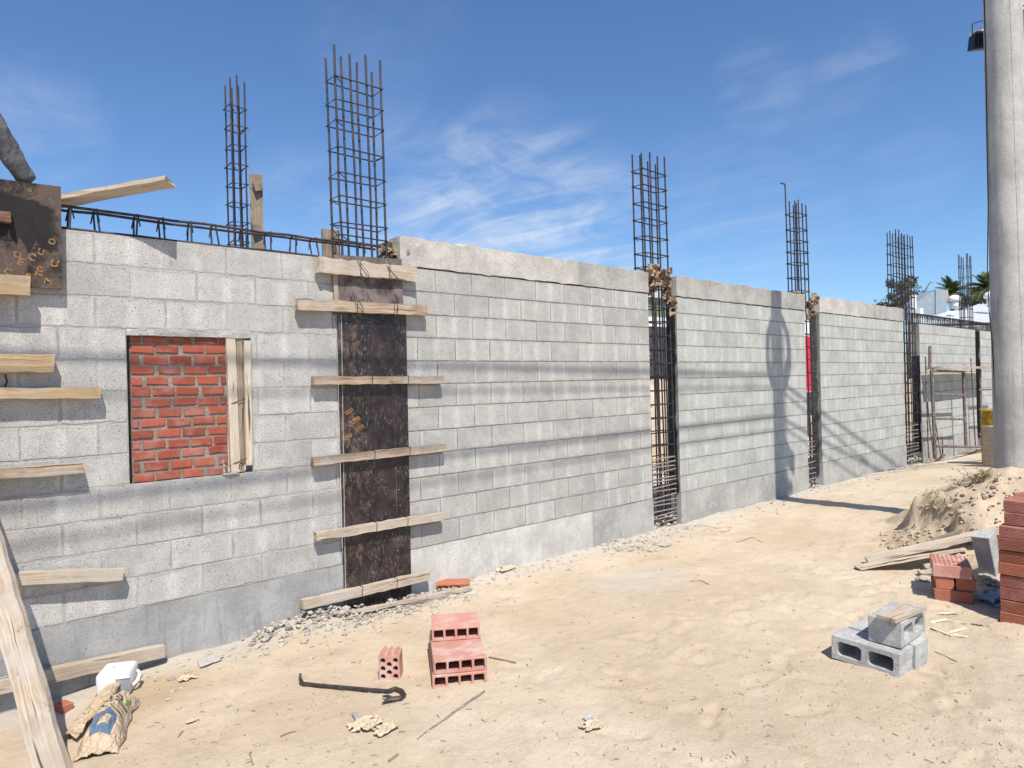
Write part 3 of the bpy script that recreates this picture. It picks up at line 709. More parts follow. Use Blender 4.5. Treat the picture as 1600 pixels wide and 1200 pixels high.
def beamcage(x0, x1, y0, y1, z0, z1, st, label, seed, sr_=.0088):
    r_ = random.Random(seed); t = thing('beam_cage', ((x0 + x1) / 2, (y0 + y1) / 2, z0), label, 'rebar cage', 'lying rebar beam cages')
    for (y, z) in ((y0, z0), (y1, z0), (y0, z1), (y1, z1)):
        mb = MB(); n = 14; mb.tube([(x0 + (x1 - x0) * i / n, y + r_.uniform(-.004, .004), z + r_.uniform(-.005, .005)) for i in range(n + 1)], sr_ + .0008, 6); mb.build('bar', M_RB, t)
    x = x0 + .05
    while x < x1:
        mb = MB(); e = .008; a = r_.uniform(-.025, .025); dx = lambda: r_.uniform(-.006, .006)
        c = [V((x + dx(), y0 - e, z0 - e)), V((x + dx() + a * .3, y1 + e, z0 - e)), V((x + a + dx(), y1 + e, z1 + e)), V((x + a * .8 + dx(), y0 - e, z1 + e))]
        mb.tube(c, .0065, 5, closed=True)
        mb.tube([c[3], c[3] + V((.02, .03, -.07))], .0045, 5); mb.tube([c[2], c[2] + V((-.02, -.03, -.08))], .0045, 5)
        mb.build('stirrup', M_RB, t); x += st * r_.uniform(.85, 1.15)
    return t
beamcage(-3.5, -.72, .03, .125, 2.412, 2.545, .185, 'dark rebar beam cage lying along the top of the left wall', 21)
beamcage(11.3, 22, .03, .125, 2.412, 2.60, .11, 'dark rebar beam cage along the top of the far walls, before the white roof', 22)

# crumpled cement paper stuffed in the gaps
def crumple(c, size, n, label, seed, mat=None):
    r_ = random.Random(seed); mb = MB()
    for i in range(n):
        bm = bmesh.new(); bmesh.ops.create_grid(bm, x_segments=7, y_segments=7, size=.5)
        o = V((r_.uniform(0, 90), r_.uniform(0, 90), 0)); s_ = r_.uniform(.5, 1.0)
        Rm = Matrix.Rotation(r_.uniform(0, 6.28), 3, 'Z') @ Matrix.Rotation(r_.uniform(0, 3.14), 3, 'X') @ Matrix.Rotation(r_.uniform(0, 6.28), 3, 'Y')
        p = V((c[0] + r_.uniform(-.5, .5) * size[0], c[1] + r_.uniform(-.5, .5) * size[1], c[2] + r_.uniform(-.5, .5) * size[2])); b = len(mb.v); mb.cur = r_.random()
        mn = min(size) * 1.3
        for v in bm.verts:
            q = v.co.copy(); q.z = .35 * noise.noise(q * 2.5 + o) + .12 * noise.noise(q * 7 + o); q.x += .15 * noise.noise(q * 3 + o); 
            mb.vert(Rm @ q * mn * s_ + p)
        for f_ in bm.faces: mb.face([b + v.index for v in f_.verts])
        bm.free()
    o = single(mb, 'crumpled_paper', mat or M_PAPD, label, 'paper', 'crumpled cement paper')
    m = o.modifiers.new('thick', 'SOLIDIFY'); m.thickness = .002
    return o
crumple((3.08, .06, 2.56), (.50, .14, .28), 18, 'brown crumpled paper plugging the top of the gap right of the pale wall', 31)
crumple((3.27, .03, 2.32), (.13, .12, .30), 8, 'torn brown paper hanging inside the gap right of the pale wall', 32)
crumple((6.94, .05, 2.52), (.34, .12, .36), 13, 'crumpled tan paper plugging the gap right of the pole shadow', 33)
crumple((6.62, .08, 2.68), (.40, .14, .05), 5, 'tan paper lying over the wall top at the hooked-bar cage', 34)
crumple((-.60, .09, 2.49), (.13, .12, .20), 10, 'dark crumpled paper between the tall cage and the cream beam', 35, M_WD)
crumple((10.9, .10, 2.68), (.5, .14, .05), 5, 'brown paper scraps on the wall top at the wide far cage', 36)
crumple((2.92, .12, 1.62), (.10, .08, .24), 4, 'flap of brown paper halfway up the gap right of the pale wall', 37)

# ------------------------------------------------------------------ sand mound at the pole
RH = V((math.sin(AL), -math.cos(AL), 0)); FH = V((math.cos(AL), math.sin(AL), 0))
def ab(x, y):
    d = V((x, y, 0)) - V((CAM.x, CAM.y, 0)); return d.dot(RH), d.dot(FH)
def mound_h(x, y):
    a, b = ab(x, y)
    if a < 2.9 or b < 4.6 or b > 8.4 or a > 9: return 0
    n1 = fbm(x * 2.2, y * 2.2, 4, 4)
    a2 = a + .10 * n1 + .05 * fbm(x * 7, y * 7, 2, 3)
    crest = .22 + .20 * ss(4.05, 4.9, a)
    side = 1 - ss(6.5, 8.5, a)
    sk = .27 * ss(4.95, 5.85, b + .12 * n1) * ss(3.6, 4.3, a2) * (1 - ss(6.4, 7.4, b))
    mn = crest * ss(5.62 + .25 * (1 - ss(4.1, 4.7, a)), 6.34 + .2 * (1 - ss(4.1, 4.7, a)), b + .10 * n1) * ss(4.07, 4.16, a2) * (1 - ss(6.75, 7.7, b))
    h = (sk + mn) * side
    if h > .01:
        k = ss(.01, .18, h); h += k * (.05 * n1 + .03 * abs(fbm(x * 6, y * 6, 8, 3)) + .014 * fbm(x * 17, y * 17, 5, 3))
    return h
def surf(x, y): return gz(x, y) + max(0, mound_h(x, y))
def G(px, py):
    d = ray(px, py); t = 2.0
    while t < 60:
        p = CAM + d * t
        if p.z < surf(p.x, p.y):
            lo, hi = t - .05, t
            for _ in range(14):
                m = (lo + hi) / 2; q = CAM + d * m
                if q.z < surf(q.x, q.y): hi = m
                else: lo = m
            return CAM + d * hi
        t += .05
    return CAM + d * t
mb = MB(); A0, A1, B0, B1, stp = 3.0, 8.6, 4.7, 8.3, .028
na, nb = int((A1 - A0) / stp), int((B1 - B0) / stp); idx = {}
hts = {}
for j in range(nb + 1):
    for i in range(na + 1):
        p = V((CAM.x, CAM.y, 0)) + RH * (A0 + i * stp) + FH * (B0 + j * stp)
        hts[i, j] = (p, mound_h(p.x, p.y))
for j in range(nb):
    for i in range(na):
        q = ((i, j), (i + 1, j), (i + 1, j + 1), (i, j + 1))
        if max(hts[k][1] for k in q) > .006:
            f_ = []
            for k in q:
                if k not in idx:
                    p, h = hts[k]; idx[k] = mb.vert((p.x, p.y, gz(p.x, p.y) + h - .006))
                f_.append(idx[k])
            mb.face(f_)
single(mb, 'sand_mound', M_MND, 'heap of dug sand with a crumbling edge round the foot of the utility pole', 'mound', org=(4.4, -3.1, -.3), smooth=True)
mb = MB(); r_ = random.Random(17)
for i in range(300):
    px, py = r_.uniform(1375, 1600), 0
    py = r_.uniform(745, 850) if px > 1440 else r_.uniform(828, 858)
    q = G(px, py)
    if q.z - gz(q.x, q.y) < -.01: continue
    s_ = min(.036, abs(r_.gauss(0, .0095)) + .003)
    mb.blob((q.x, q.y, q.z + s_ * .25), s_, 1, .6, (1.2, 1, .75))
single(mb, 'sand_clods', M_MND, 'loose lumps of sand scattered over the mound and its skirt', 'clods')['kind'] = 'stuff'
# weeds on the mound
def weed(px, py, h, n, label, seed):
    r_ = random.Random(seed); q = G(px, py); t = thing('weed', q, label, 'plant', 'weeds on the sand mound')
    st, lf = MB(), MB()
    for i in range(n):
        a = r_.uniform(0, 6.28); ln = h * r_.uniform(.5, 1.1); d = V((math.cos(a), math.sin(a), 0)); o = q + d * r_.uniform(0, .10)
        pts = [o + d * ln * .5 * (k / 5) ** 1.5 + V((0, 0, ln * k / 5 * (1 - .08 * k))) for k in range(6)]
        st.tube(pts, .0013, 4)
        for k in range(1, 6):
            for s_ in (0, 1, 2):
                p = pts[k] + V((r_.uniform(-.015, .015), r_.uniform(-.015, .015), r_.uniform(-.01, .01)))
                u = V((r_.uniform(-1, 1), r_.uniform(-1, 1), r_.uniform(-.3, .6))).normalized(); v = u.cross(V((r_.uniform(-.4, .4), r_.uniform(-.4, .4), 1))).normalized(); L = r_.uniform(.014, .032); lf.cur = r_.random()
                b = [lf.vert(p), lf.vert(p + u * L * .5 + v * L * .3), lf.vert(p + u * L), lf.vert(p + u * L * .5 - v * L * .3)]; lf.face(b)
    st.build('stem', M_LEAFS, t); lf.build('leaves', M_LEAF, t); return t
def m_leaf(name, c, c2):
    k = Mt(name, .6, .3); n = k.nt
    a = mix(n, mth(n, 'ADD', mth(n, 'MULTIPLY', k.rnd(), .6), mth(n, 'MULTIPLY', noi(n, k.P, 1.3, 3), .4)), c, c2)
    k.b.inputs['Subsurface Weight'].default_value = 0
    return k.done(a)
M_LEAF = m_leaf('weed_leaf', (.14, .15, .055), (.34, .31, .15)); M_LEAFS = m_plain('weed_stem', (.20, .16, .08), .8)
weed(1522, 752, .19, 16, 'bushy pale weed at the top of the sand mound', 1)
weed(1500, 760, .12, 9, 'small weed at the left crumbling edge of the mound', 2)
weed(1548, 748, .16, 7, 'low weed nearest the foot of the pole', 3)
weed(1468, 790, .12, 5, 'tiny weed hanging lowest on the mound edge', 4)
# roots and dry turf at the broken edge
mb = MB(); r_ = random.Random(4)
for i in range(40):
    q = G(r_.uniform(1442, 1490), r_.uniform(762, 800)); a = r_.uniform(0, 6.28)
    mb.tube([q, q + V((.02 * math.cos(a), .02 * math.sin(a), .02)), q + V((.05 * math.cos(a + .5), .05 * math.sin(a + .5), r_.uniform(-.02, .03)))], .0016, 4)
single(mb, 'dry_roots', M_LEAFS, 'dry roots sticking out of the broken mound edge', 'roots')['kind'] = 'stuff'

# ------------------------------------------------------------------ utility pole, floodlight, cables
PD = 6.55
P0, P1 = atD(1589.5, 735, PD), atD(1566, 0, PD); pax = (P1 - P0) / (P1.z - P0.z)
def pole_at(z): return P0 + pax * (z - P0.z)
po = thing('utility_pole', pole_at(-.5), 'tall round concrete utility pole standing in the sand mound at the right', 'pole')
mb = MB(); rings = []
for i in range(31):
    z = -.5 + 10 * i / 30; c = pole_at(z); r0 = .1845 - .0062 * (z - .4)
    rings.append([mb.vert(c + V((math.cos(6.28318 * k / 48), math.sin(6.28318 * k / 48), 0)) * (r0 * (1 - .012 * (k in (20, 21))))) for k in range(48)])
for A, B in zip(rings, rings[1:]):
    for k in range(48): mb.face((A[k], A[(k + 1) % 48], B[(k + 1) % 48], B[k]))
mb.face(rings[-1]); mb.build('shaft', M_POLE, po, smooth=True)
mb = MB()
for an_ in (-2.55, -2.55 + math.pi): mb.tube([pole_at(z) + V((math.cos(an_), math.sin(an_), 0)) * (.1845 - .0062 * (z - .4) - .001) + V((fbm(z * 3, 1) * .002, 0, 0)) for z in [i * .25 - .4 for i in range(39)]], .0035, 5)
mb.build('mould_seam', M_MO, po)
mb = MB(); lft = -RH * .19 + FH * .03
mb.tube([pole_at(z) + lft * k for z, k in ((.2, .9), (1.2, .92), (1.7, .97), (2.0, 1.06), (2.4, 1.08), (2.7, 1.02), (3.0, .95), (4.5, .85), (7, .8))], .0045, 6); mb.build('ground_wire', M_CABLE, po)
mb = MB(); rg_ = RH * .195 - FH * .02
mb.tube([pole_at(z) + rg_ for z in (3.6, 5, 6, 7.2)], .016, 8)
mb.build('conduit', M_GALV, po)
mb = MB(); c = pole_at(4.98) + RH * .24; mb.box(c, (.16, .05, .09)); mb.box(c + V((0, 0, -.075)), (.16, .05, .02)); mb.build('bracket', M_WHT, po)
# floodlight
fd = thing('floodlight', atD(1538, 66, 6.95), 'black floodlight with a wire loop fixed behind the pole top', 'floodlight')
fc = atD(1541, 66, 6.95); Ry = Matrix((RH, FH, V((0, 0, 1)))).transposed()
def lb(u, v, z): return fc + RH * u + FH * v + V((0, 0, z))
mb = MB(); fr_ = [lb(-.165, -.05, -.095), lb(.16, -.05, -.06), lb(.16, -.05, .10), lb(-.145, -.05, .075)]; bk = [lb(-.15, .07, -.06), lb(.15, .07, -.04), lb(.15, .07, .10), lb(-.13, .07, .085)]
A = [mb.vert(p) for p in fr_]; B = [mb.vert(p) for p in bk]; mb.face(A); mb.face(B[::-1])
for i in range(4): mb.face((A[(i + 1) % 4], A[i], B[i], B[(i + 1) % 4]))
hs = mb.build('housing', M_BLACKM, fd)
mb = MB()
for i in range(9):
    u = -.125 + i * .032; mb.bx(0, 0, 0, 0, 0, 0) if False else mb.box(lb(u, -.058, .005), (.007, .016, .13), Ry)
mb.build('cooling_fins', M_BLACKM, hs)
mb = MB(); mb.box(lb(-.02, .01, .108), (.22, .10, .016), Ry); mb.build('top_plate', M_WHT, fd)
mb = MB(); mb.tube([lb(-.145, 0, .07), lb(-.14, 0, .19), lb(-.13, 0, .20), lb(.02, 0, .235), lb(.18, -.02, .24)], .0045, 5); mb.build('wire_loop', M_CABLE, fd)
# coil of spare cable on the pole, above the frame
mb = MB(); cc = V((5.84 - .46 * 2.86, -2.86, 1.80 + 1.6 * 2.86)); r_ = random.Random(6)
for k in range(15):
    rx, rz, ox = .29 + r_.uniform(-.05, .06), .44 + r_.uniform(-.04, .04), r_.uniform(-.03, .03)
    mb.tube([cc + V((ox + rx * math.cos(t * .2618), r_.uniform(-.03, .03), rz * math.sin(t * .2618) - .03 * k * (math.sin(t * .2618) < 0) * .4)) for t in range(24)], .013, 6, closed=True)
for k in range(5): mb.tube([cc + V((.06 * k - .12, 0, -.40)), cc + V((.02 * k, .02, -.55)), cc + V((-.05, -.1, -.75))], .02, 6)
single(mb, 'cable_coil', M_CABLE, 'coil of spare black cable tied to the pole high up', 'cable coil')
def wire(p, q, sag, r, label, n=24):
    p, q = V(p), V(q); mb = MB()
    mb.tube([p.lerp(q, t / n) - V((0, 0, sag * 4 * (t / n) * (1 - t / n))) for t in range(n + 1)], r, 6)
    single(mb, 'overhead_cable', M_CABLE, label, 'cable', 'overhead cables on the utility pole')
py_ = pole_at(6.2); Yp = py_.y
def zs(h): return h + 1.6 * (-Yp)
for (h0, h1, r, dy, lb_) in ((1.42, 1.80, .017, 0, 'thick overhead cable running left from the pole, highest of the left ones'), (1.24, 1.50, .010, .06, 'thinner overhead cable running left just under the highest one'),
                             (.82, .66, .017, 0, 'thick overhead cable running left from the pole, at the lower bracket'), (.62, .42, .010, -.05, 'lowest thin overhead cable running left from the pole')):
    wire((py_.x, Yp + .16 + dy, zs(h0) - 1.6 * (.16 + dy)), (-12, Yp + .16 + dy, zs(h1) - 1.6 * (.16 + dy)), 0, r, lb_)
for (h0, r, dv, lb_) in ((1.34, .022, (3.5, -.94), 'overhead cable slanting away to the right, highest of the right ones'), (1.22, .016, (3.5, -1.12), 'second overhead cable slanting away to the right'),
                         (.80, .022, (3.5, -.78), 'overhead cable slanting away to the right from the lower bracket'), (.70, .014, (3.5, -1.0), 'lowest overhead cable slanting away to the right')):
    wire((py_.x, Yp, zs(h0)), (py_.x + dv[0] * 6, Yp + dv[1] * 6, zs(h0)), .0, r, lb_)

# ------------------------------------------------------------------ blocks and bricks on the ground
def basis(ang):
    c, s_ = math.cos(ang), math.sin(ang); return Matrix(((c, -s_, 0), (s_, c, 0), (0, 0, 1)))
def perf(mb, o, M, w, h, d, holes, hd, jit=.001, chip=None):
    """block w(x) h(z) d(y); openings as closed (x,z) loops on the y=0 face, hd deep"""
    o = V(o); T = lambda x, y, z: M @ V((x, y, z)) + o
    through = hd >= d - 1e-4
    def loopv(lp, y): return [mb.vert(T(x, y, z)) for x, z in lp]
    def rect():
        p = []; n = 8
        for i in range(n): p.append((w * i / n, 0))
        for i in range(4): p.append((w, h * i / 4))
        for i in range(n): p.append((w - w * i / n, h))
        for i in range(4): p.append((0, h - h * i / 4))
        return [(x + U(-jit, jit), z + U(-jit, jit)) for x, z in p]
    def fill(loops, ids, flip):
        bm = bmesh.new(); es = []; mp = {}
        for lp, idl in zip(loops, ids):
            vs = [bm.verts.new((x, z, 0)) for x, z in lp]
            for v, k in zip(vs, idl): mp[v] = k
            es += [bm.edges.new((vs[i], vs[(i + 1) % len(vs)])) for i in range(len(vs))]
        bmesh.ops.triangle_fill(bm, use_beauty=True, edges=es)
        for f_ in bm.faces:
            q = [mp[v] for v in f_.verts]; mb.face(q[::-1] if flip else q)
        bm.free()
    out = rect(); e = .004
    inn = [(min(max(x, e), w - e), min(max(z, e), h - e)) for x, z in out]
    of = loopv(inn, 0); ob0 = loopv(out, e); ob1 = loopv(out, d - e); obk = loopv(inn, d)
    m = len(out)
    for A, B in ((of, ob0), (ob0, ob1), (ob1, obk)):
        for i in range(m): mb.face((A[i], A[(i + 1) % m], B[(i + 1) % m], B[i]))
    hf = [loopv(l, 0) for l in holes]; hb = [loopv(l, hd) for l in holes]
    fill([inn] + holes, [of] + hf, False)
    for A, B in zip(hf, hb):
        for i in range(len(A)): mb.face((A[i], A[(i + 1) % len(A)], B[(i + 1) % len(A)], B[i]))
    if through: fill([inn] + holes, [obk] + hb, True)
    else:
        mb.face(obk[::-1])
        for B in hb: mb.face(B)
def rrect(x0, x1, z0, z1, r, n=4, j=0.0):
    p = []
    for cx, cz, a0 in ((x1 - r, z0 + r, -90), (x1 - r, z1 - r, 0), (x0 + r, z1 - r, 90), (x0 + r, z0 + r, 180)):
        for k in range(n + 1):
            a = math.radians(a0 + 90 * k / n); p.append((cx + r * math.cos(a) + U(-j, j), cz + r * math.sin(a) + U(-j, j)))
    return p
def circ(cx, cz, rx, rz=None, n=14, ph=0): return [(cx + rx * math.cos(6.28318 * k / n + ph), cz + (rz or rx) * math.sin(6.28318 * k / n + ph)) for k in range(n)]

# three hollow clay blocks
gA = G(676, 1077.3); gB = G(760.7, 1066); ang = math.atan2(gB.y - gA.y, gB.x - gA.x); M = basis(ang); wB = (gB - gA).length
def clayblock(o, M, w, h, d, label, broken=False):
    mb = MB(); mb.cur = U(.3, .9); t = .0125; hs_ = []
    for i in range(4):
        x0 = t + (w - 5 * t) / 4 * i + t * i; hs_.append(rrect(x0, x0 + (w - 5 * t) / 4, t, h - t, .008, 3, .0012))
    perf(mb, (0, 0, 0), Matrix.Identity(3), w, h, d, hs_, d, .0012)
    t_ = mb.build('hollow_clay_block', M_CL1); t_.location = o; t_.rotation_euler = M.to_euler()
    return tag(t_, label, 'clay block', 'hollow clay blocks in a small pile')
ax_, ay_ = M @ V((1, 0, 0)), M @ V((0, 1, 0)); h_ = .0825
b0 = V((gA.x, gA.y, gA.z - .004))
clayblock(b0, M, wB, h_, .50, 'lowest hollow clay block of the small pile on the sand')
clayblock(b0 + V((0, 0, h_ + .001)) + ay_ * .006 + ax_ * .008, basis(ang + .012) , wB - .004, h_, .50, 'middle hollow clay block with its dusty top showing')
clayblock(b0 + V((0, 0, 2 * h_ + .002)) + ay_ * .295 + ax_ * .012, basis(ang - .03), wB - .015, h_, .26, 'top hollow clay block set back on the small pile')
# broken perforated brick standing on end
g1, g2 = G(592, 1064), G(627, 1062); ang2 = math.atan2(g2.y - g1.y, g2.x - g1.x) + .05
mb = MB(); mb.cur = .7; w_ = .128
hs_ = [circ(.026 + .038 * c, .028 + .048 * r + (.024 if c == 1 else 0) - (.0 if c != 1 else .0), .0158, .0165, 14) for c in range(3) for r in range(3) if not (c == 1 and r == 2)]
perf(mb, (0, 0, 0), Matrix.Identity(3), w_, .155, .115, hs_, .1, .002)
for i, x in enumerate((.004, .046, .088)):      # torn rib edges along the broken top
    a = [mb.vert(p) for p in ((x, .002, .153), (x + .036, .002, .153), (x + .012 + .004 * i, .002, .174 + U(-.004, .004)))]; b = [mb.vert(p) for p in ((x, .112, .153), (x + .036, .112, .153), (x + .016, .112, .172 + U(-.006, .003)))]
    mb.face(a); mb.face(b[::-1]); mb.face((a[0], a[2], b[2], b[0])); mb.face((a[1], b[1], b[2], a[2]))
t_ = mb.build('broken_brick', M_CL1); t_.location = (g1.x, g1.y, g1.z - .004); t_.rotation_euler = (0, 0, ang2); tag(t_, 'broken clay brick on end with round holes beside the crowbar', 'brick')
# brick by the form foot
g1, g2 = G(682, 926), G(733, 919); ang3 = math.atan2(g2.y - g1.y, g2.x - g1.x); mb = MB(); mb.cur = .75
perf(mb, (0, 0, 0), Matrix.Identity(3), (g2 - g1).length, .075, .12, [rrect(.012, .10, .012, .062, .01), rrect(.115, .2, .012, .062, .01)], .02, .002)
t_ = mb.build('clay_block', M_CL3); t_.location = (g1.x, g1.y, g1.z - .004); t_.rotation_euler = (.12, 0, ang3); tag(t_, 'red clay block lying against the white footing by the brown form', 'clay block')

# loose concrete blocks
gB = G(1406.5, 1059.5); angc = -1.585; gA = gB - basis(angc) @ V((.40, 0, 0)); gA.z = gB.z + .012; M = basis(angc); X_, Y_ = M @ V((1, 0, 0)), M @ V((0, 1, 0))
zb = (gA.z + gB.z) / 2 - .006
def cmu(o, a, label, tl=.03):
    mb = MB(); hs_ = [rrect(.036, .181, .032, .118, .022, 4, .001), rrect(.219, .364, .032, .118, .022, 4, .001)]
    perf(mb, (0, 0, 0), Matrix.Identity(3), .40, .15, .19, hs_, .19, .0022)
    t_ = mb.build('concrete_block', M_CMU); t_.location = o; t_.rotation_euler = (0, tl, a); return tag(t_, label, 'concrete block', 'loose concrete blocks')
o1 = V((gA.x, gA.y, zb)); cmu(o1, angc, 'front lower concrete block with both openings facing us')
cmu(o1 + Y_ * .213 + X_ * .012, angc - .01, 'back lower concrete block under the small pile, mostly hidden')
q = onZ(1409.5, 1013.5, zb + .151); cmu(V((q.x, q.y, zb + .150)), angc + math.pi / 2 + .02, 'upper concrete block set crosswise on the other two, board on top', 0)
mb = MB(); A, B = onZ(1383, 967, zb + .32), onZ(1434, 946, zb + .32); mb.board(A, B, M @ V((1, 0, 0)), .115, .024, 6, .001)
single(mb, 'board_offcut', M_W4, 'short sawn board lying on top of the concrete blocks', 'board')

# pile of perforated bricks
gA, gB = G(1460, 937), G(1521, 946); angp = math.atan2(gB.y - gA.y, gB.x - gA.x); M = basis(angp); X_, Y_ = M @ V((1, 0, 0)), M @ V((0, 1, 0)); L = (gB - gA).length
def pbrick(o, a, w, h, d, label, grp, holes='front', mat=None, tilt=None):
    mb = MB(); mb.cur = U(.2, .9)
    if holes == 'top':        # holes look upward
        hs_ = []
        for r in range(4):
            for c in range(8):
                cx, cz = .018 + c * (w - .036) / 7, .030 + r * (d - .06) / 3 + (.009 if c % 2 else -.009)
                hs_.append(circ(cx, cz, .0105, .0155, 6, 0))
        perf(mb, (0, 0, 0), Matrix(((1, 0, 0), (0, 0, 1), (0, -1, 0))).transposed() if False else Matrix(((1, 0, 0), (0, 0, 1), (0, -1, 0))), w, d, h, hs_, h - .006, .001)
        for i in range(len(mb.v)): mb.v[i] = mb.v[i] + V((0, 0, h))
    else: perf(mb, (0, 0, 0), Matrix.Identity(3), w, h, d, [], d, .0012)
    t_ = mb.build('clay_brick', mat or M_CL3); t_.location = o; t_.rotation_euler = (0, 0, a); return tag(t_, label, 'brick', grp)
gp = 'bricks in the low pile'; hb = .094; zb = (gA.z + gB.z) / 2 - .005; o = V((gA.x, gA.y, zb)); hl = (L - .012) / 2
pbrick(o, angp, L, hb, .19, 'bottom front brick of the low pile beside the tall stack', gp)
pbrick(o + Y_ * .20, angp, L, hb, .19, 'bottom rear brick of the low pile, in shadow', gp)
pbrick(o + V((0, 0, hb + .001)) + X_ * .012 + Y_ * .012, angp, hl, hb, .38, 'middle left brick of the low pile, lit by the sun', gp)
pbrick(o + V((0, 0, hb + .001)) + X_ * (.024 + hl) + Y_ * .02, angp, hl + .008, hb, .38, 'middle right brick of the low pile', gp)
pbrick(o + V((0, 0, 2 * hb + .002)) - X_ * .004, angp, L, hb, .19, 'top front brick of the low pile, holes upward', gp, 'top', M_CL4)
pbrick(o + V((0, 0, 2 * hb + .002)) - X_ * .004 + Y_ * .197, angp + .01, L, hb, .17, 'top rear brick of the low pile, holes upward', gp, 'top', M_CL4)
M_BAG = m_paper('bluish_plastic', (.42, .47, .54), (.30, .35, .43))
# tall stack of ribbed bricks
gs = G(1563, 972); NM = ('lowest', 'second lowest', 'third lowest', 'fourth lowest', 'fifth lowest', 'sixth lowest', 'seventh lowest', 'third highest', 'second highest', 'topmost')
zt_ = onX(1570, 781, gs.x).z; ch = (zt_ - gs.z) / 10
for k in range(10):
    for c in range(2):
        mb = MB(); mb.cur = U(.1, 1); w_, h_, d_ = .245, ch - .004 - (.004 if k % 2 else 0), .44; pr = []; nr = 8
        for i in range(nr):
            z0 = h_ * i / nr; z1 = h_ * (i + 1) / nr; pr += [(0, z0 + .0006), (0, z0 + h_ / nr * .62), (.0042, z0 + h_ / nr * .72), (.0042, z1 - .0006)]
        pr += [(w_ - x, z) for x, z in pr[::-1]]
        A = [mb.vert((x + U(-.0004, .0004), 0, z)) for x, z in pr]; B = [mb.vert((x, -d_, z)) for x, z in pr]; m = len(pr)
        mb.face(A[::-1]); mb.face(B)
        for i in range(m): mb.face((A[i], A[(i + 1) % m], B[(i + 1) % m], B[i]))
        t_ = mb.build('ribbed_brick', (M_CL2, M_CL3)[(k in (0, 1, 4, 5)) * 1] if c == 0 else M_CL2)
        sx = (.045 if k > 7 else 0) + U(-.006, .006)
        t_.location = (gs.x + sx + c * .252, gs.y + U(-.006, .006) - (.02 if k > 7 else 0), gs.z - .004 + ch * k); t_.rotation_euler = (0, 0, U(-.02, .02))
        tag(t_, NM[k] + (' ribbed red brick in the tall stack, front column' if c == 0 else ' ribbed red brick in the tall stack, rear column'), 'brick', 'ribbed bricks in the tall stack')
# leaning grey block and rubble between pile and stack
mb = MB(); q = G(1541, 897); 
fr_ = [onX(1533, 905, q.x), onX(1558, 908, q.x), onX(1545, 841, q.x - .13), onX(1516, 838, q.x - .13)]
A = [mb.vert(p) for p in fr_]; B = [mb.vert(p + V((.085, -.03, .05))) for p in fr_]; mb.face(A); mb.face(B[::-1])
for i in range(4): mb.face((A[(i + 1) % 4], A[i], B[i], B[(i + 1) % 4]))
single(mb, 'concrete_block', M_CMU, 'tilted grey concrete block behind the low brick pile', 'concrete block', 'loose concrete blocks', bevel=.004)
mb = MB(); r_ = random.Random(9)
for (px, py, s_) in ((1444, 899, .06), (1455, 889, .05), (1468, 884, .04), (1448, 908, .03), (1541, 903, .05), (1552, 912, .05), (1549, 925, .04), (1438, 906, .03)):
    q = G(px, py); mb.blob((q.x, q.y, q.z + s_ * .2), s_, 3, .75, (1.2, 1, .6))
single(mb, 'rubble', M_CHIP, 'grey lumps of broken concrete round the low brick pile', 'rubble')['kind'] = 'stuff'
mb = MB(); q = G(1556, 940); mb.blob((q.x, q.y, q.z + .02), .085, 4, 1.1, (1.3, 1, .4)); single(mb, 'plastic_bag', M_BAG, 'crumpled bluish plastic bag at the foot of the tall brick stack', 'bag', smooth=True)

# ------------------------------------------------------------------ lumber on the ground
def lie(p, q, wd, th, mat, label, lift=0.0, name='plank', grp='loose planks', seg=10, jit=.003):
    A, B = G(*p), G(*q); A.z += th * .5 + lift; B.z += th * .5 + lift; ax = B - A
    mb = MB(); mb.board(A, B, ax.cross(V((0, 0, 1))), wd, th, seg, jit, .02); return single(mb, name, mat, label, 'plank', grp)
lie((1352, 884), (1562, 836), .17, .03, M_W2, 'wide weathered pale plank lying before the sand mound', .035)
lie((1340, 890), (1505, 860), .09, .03, M_W2, 'narrow pale plank in front of the wide weathered plank', .005)
lie((1392, 873), (1500, 833), .06, .02, M_WD, 'grey board end showing behind the wide weathered plank', .01)
lie((548, 962), (735, 923), .045, .025, M_W4, 'long thin board lying on the ground along the form foot', .01)
lie((640, 946), (700, 934), .05, .015, M_WD, 'short splintered board beside the long thin board', .0)
for (p, q, lb_) in (((1463, 960), (1502, 959), 'white wood sliver nearest the low brick pile'), ((1454, 974), (1478, 969), 'short white wood sliver by the upper concrete block'), ((1478, 970), (1509, 976), 'white wood sliver in the middle of the scatter'),
                    ((1456, 983), (1486, 995), 'white wood sliver slanting down to the right'), ((1482, 990), (1510, 983), 'white wood sliver crossing another near the concrete blocks'), ((1487, 993), (1512, 997), 'white wood sliver at the lower right of the scatter'), ((1463, 1020), (1494, 1034), 'thin white wood sliver lying apart on the sand')):
    lie(p, q, .017 if 'apart' not in lb_ else .006, .009, M_SLV, lb_, .002, 'wood_sliver', 'white wood slivers', 3, .001)
lie((1527, 978), (1553, 968), .07, .012, M_W4, 'sandy board scrap at the foot of the tall brick stack', .0, 'board_scrap', seg=4)

# brace plank at the lower left
mb = MB(); F1, F0 = onZ(108.5, 1200, -.36), onZ(58, 1200, -.36)
tr_ = onY(-48, 677, -.03); dR = (tr_ - F1).normalized(); P_ = F1 - dR * .12; Q_ = F1 + (tr_ - F1)
sd = (F0 - F1); sd = (sd - dR * sd.dot(dR)); wd = sd.length; sd.normalize()
mb.board(P_ + sd * wd / 2, Q_ + sd * wd / 2, sd, wd, .04, 18, .003, .005)
single(mb, 'brace_plank', M_W4, 'dusty brace plank slanting up across the lower left corner', 'plank')

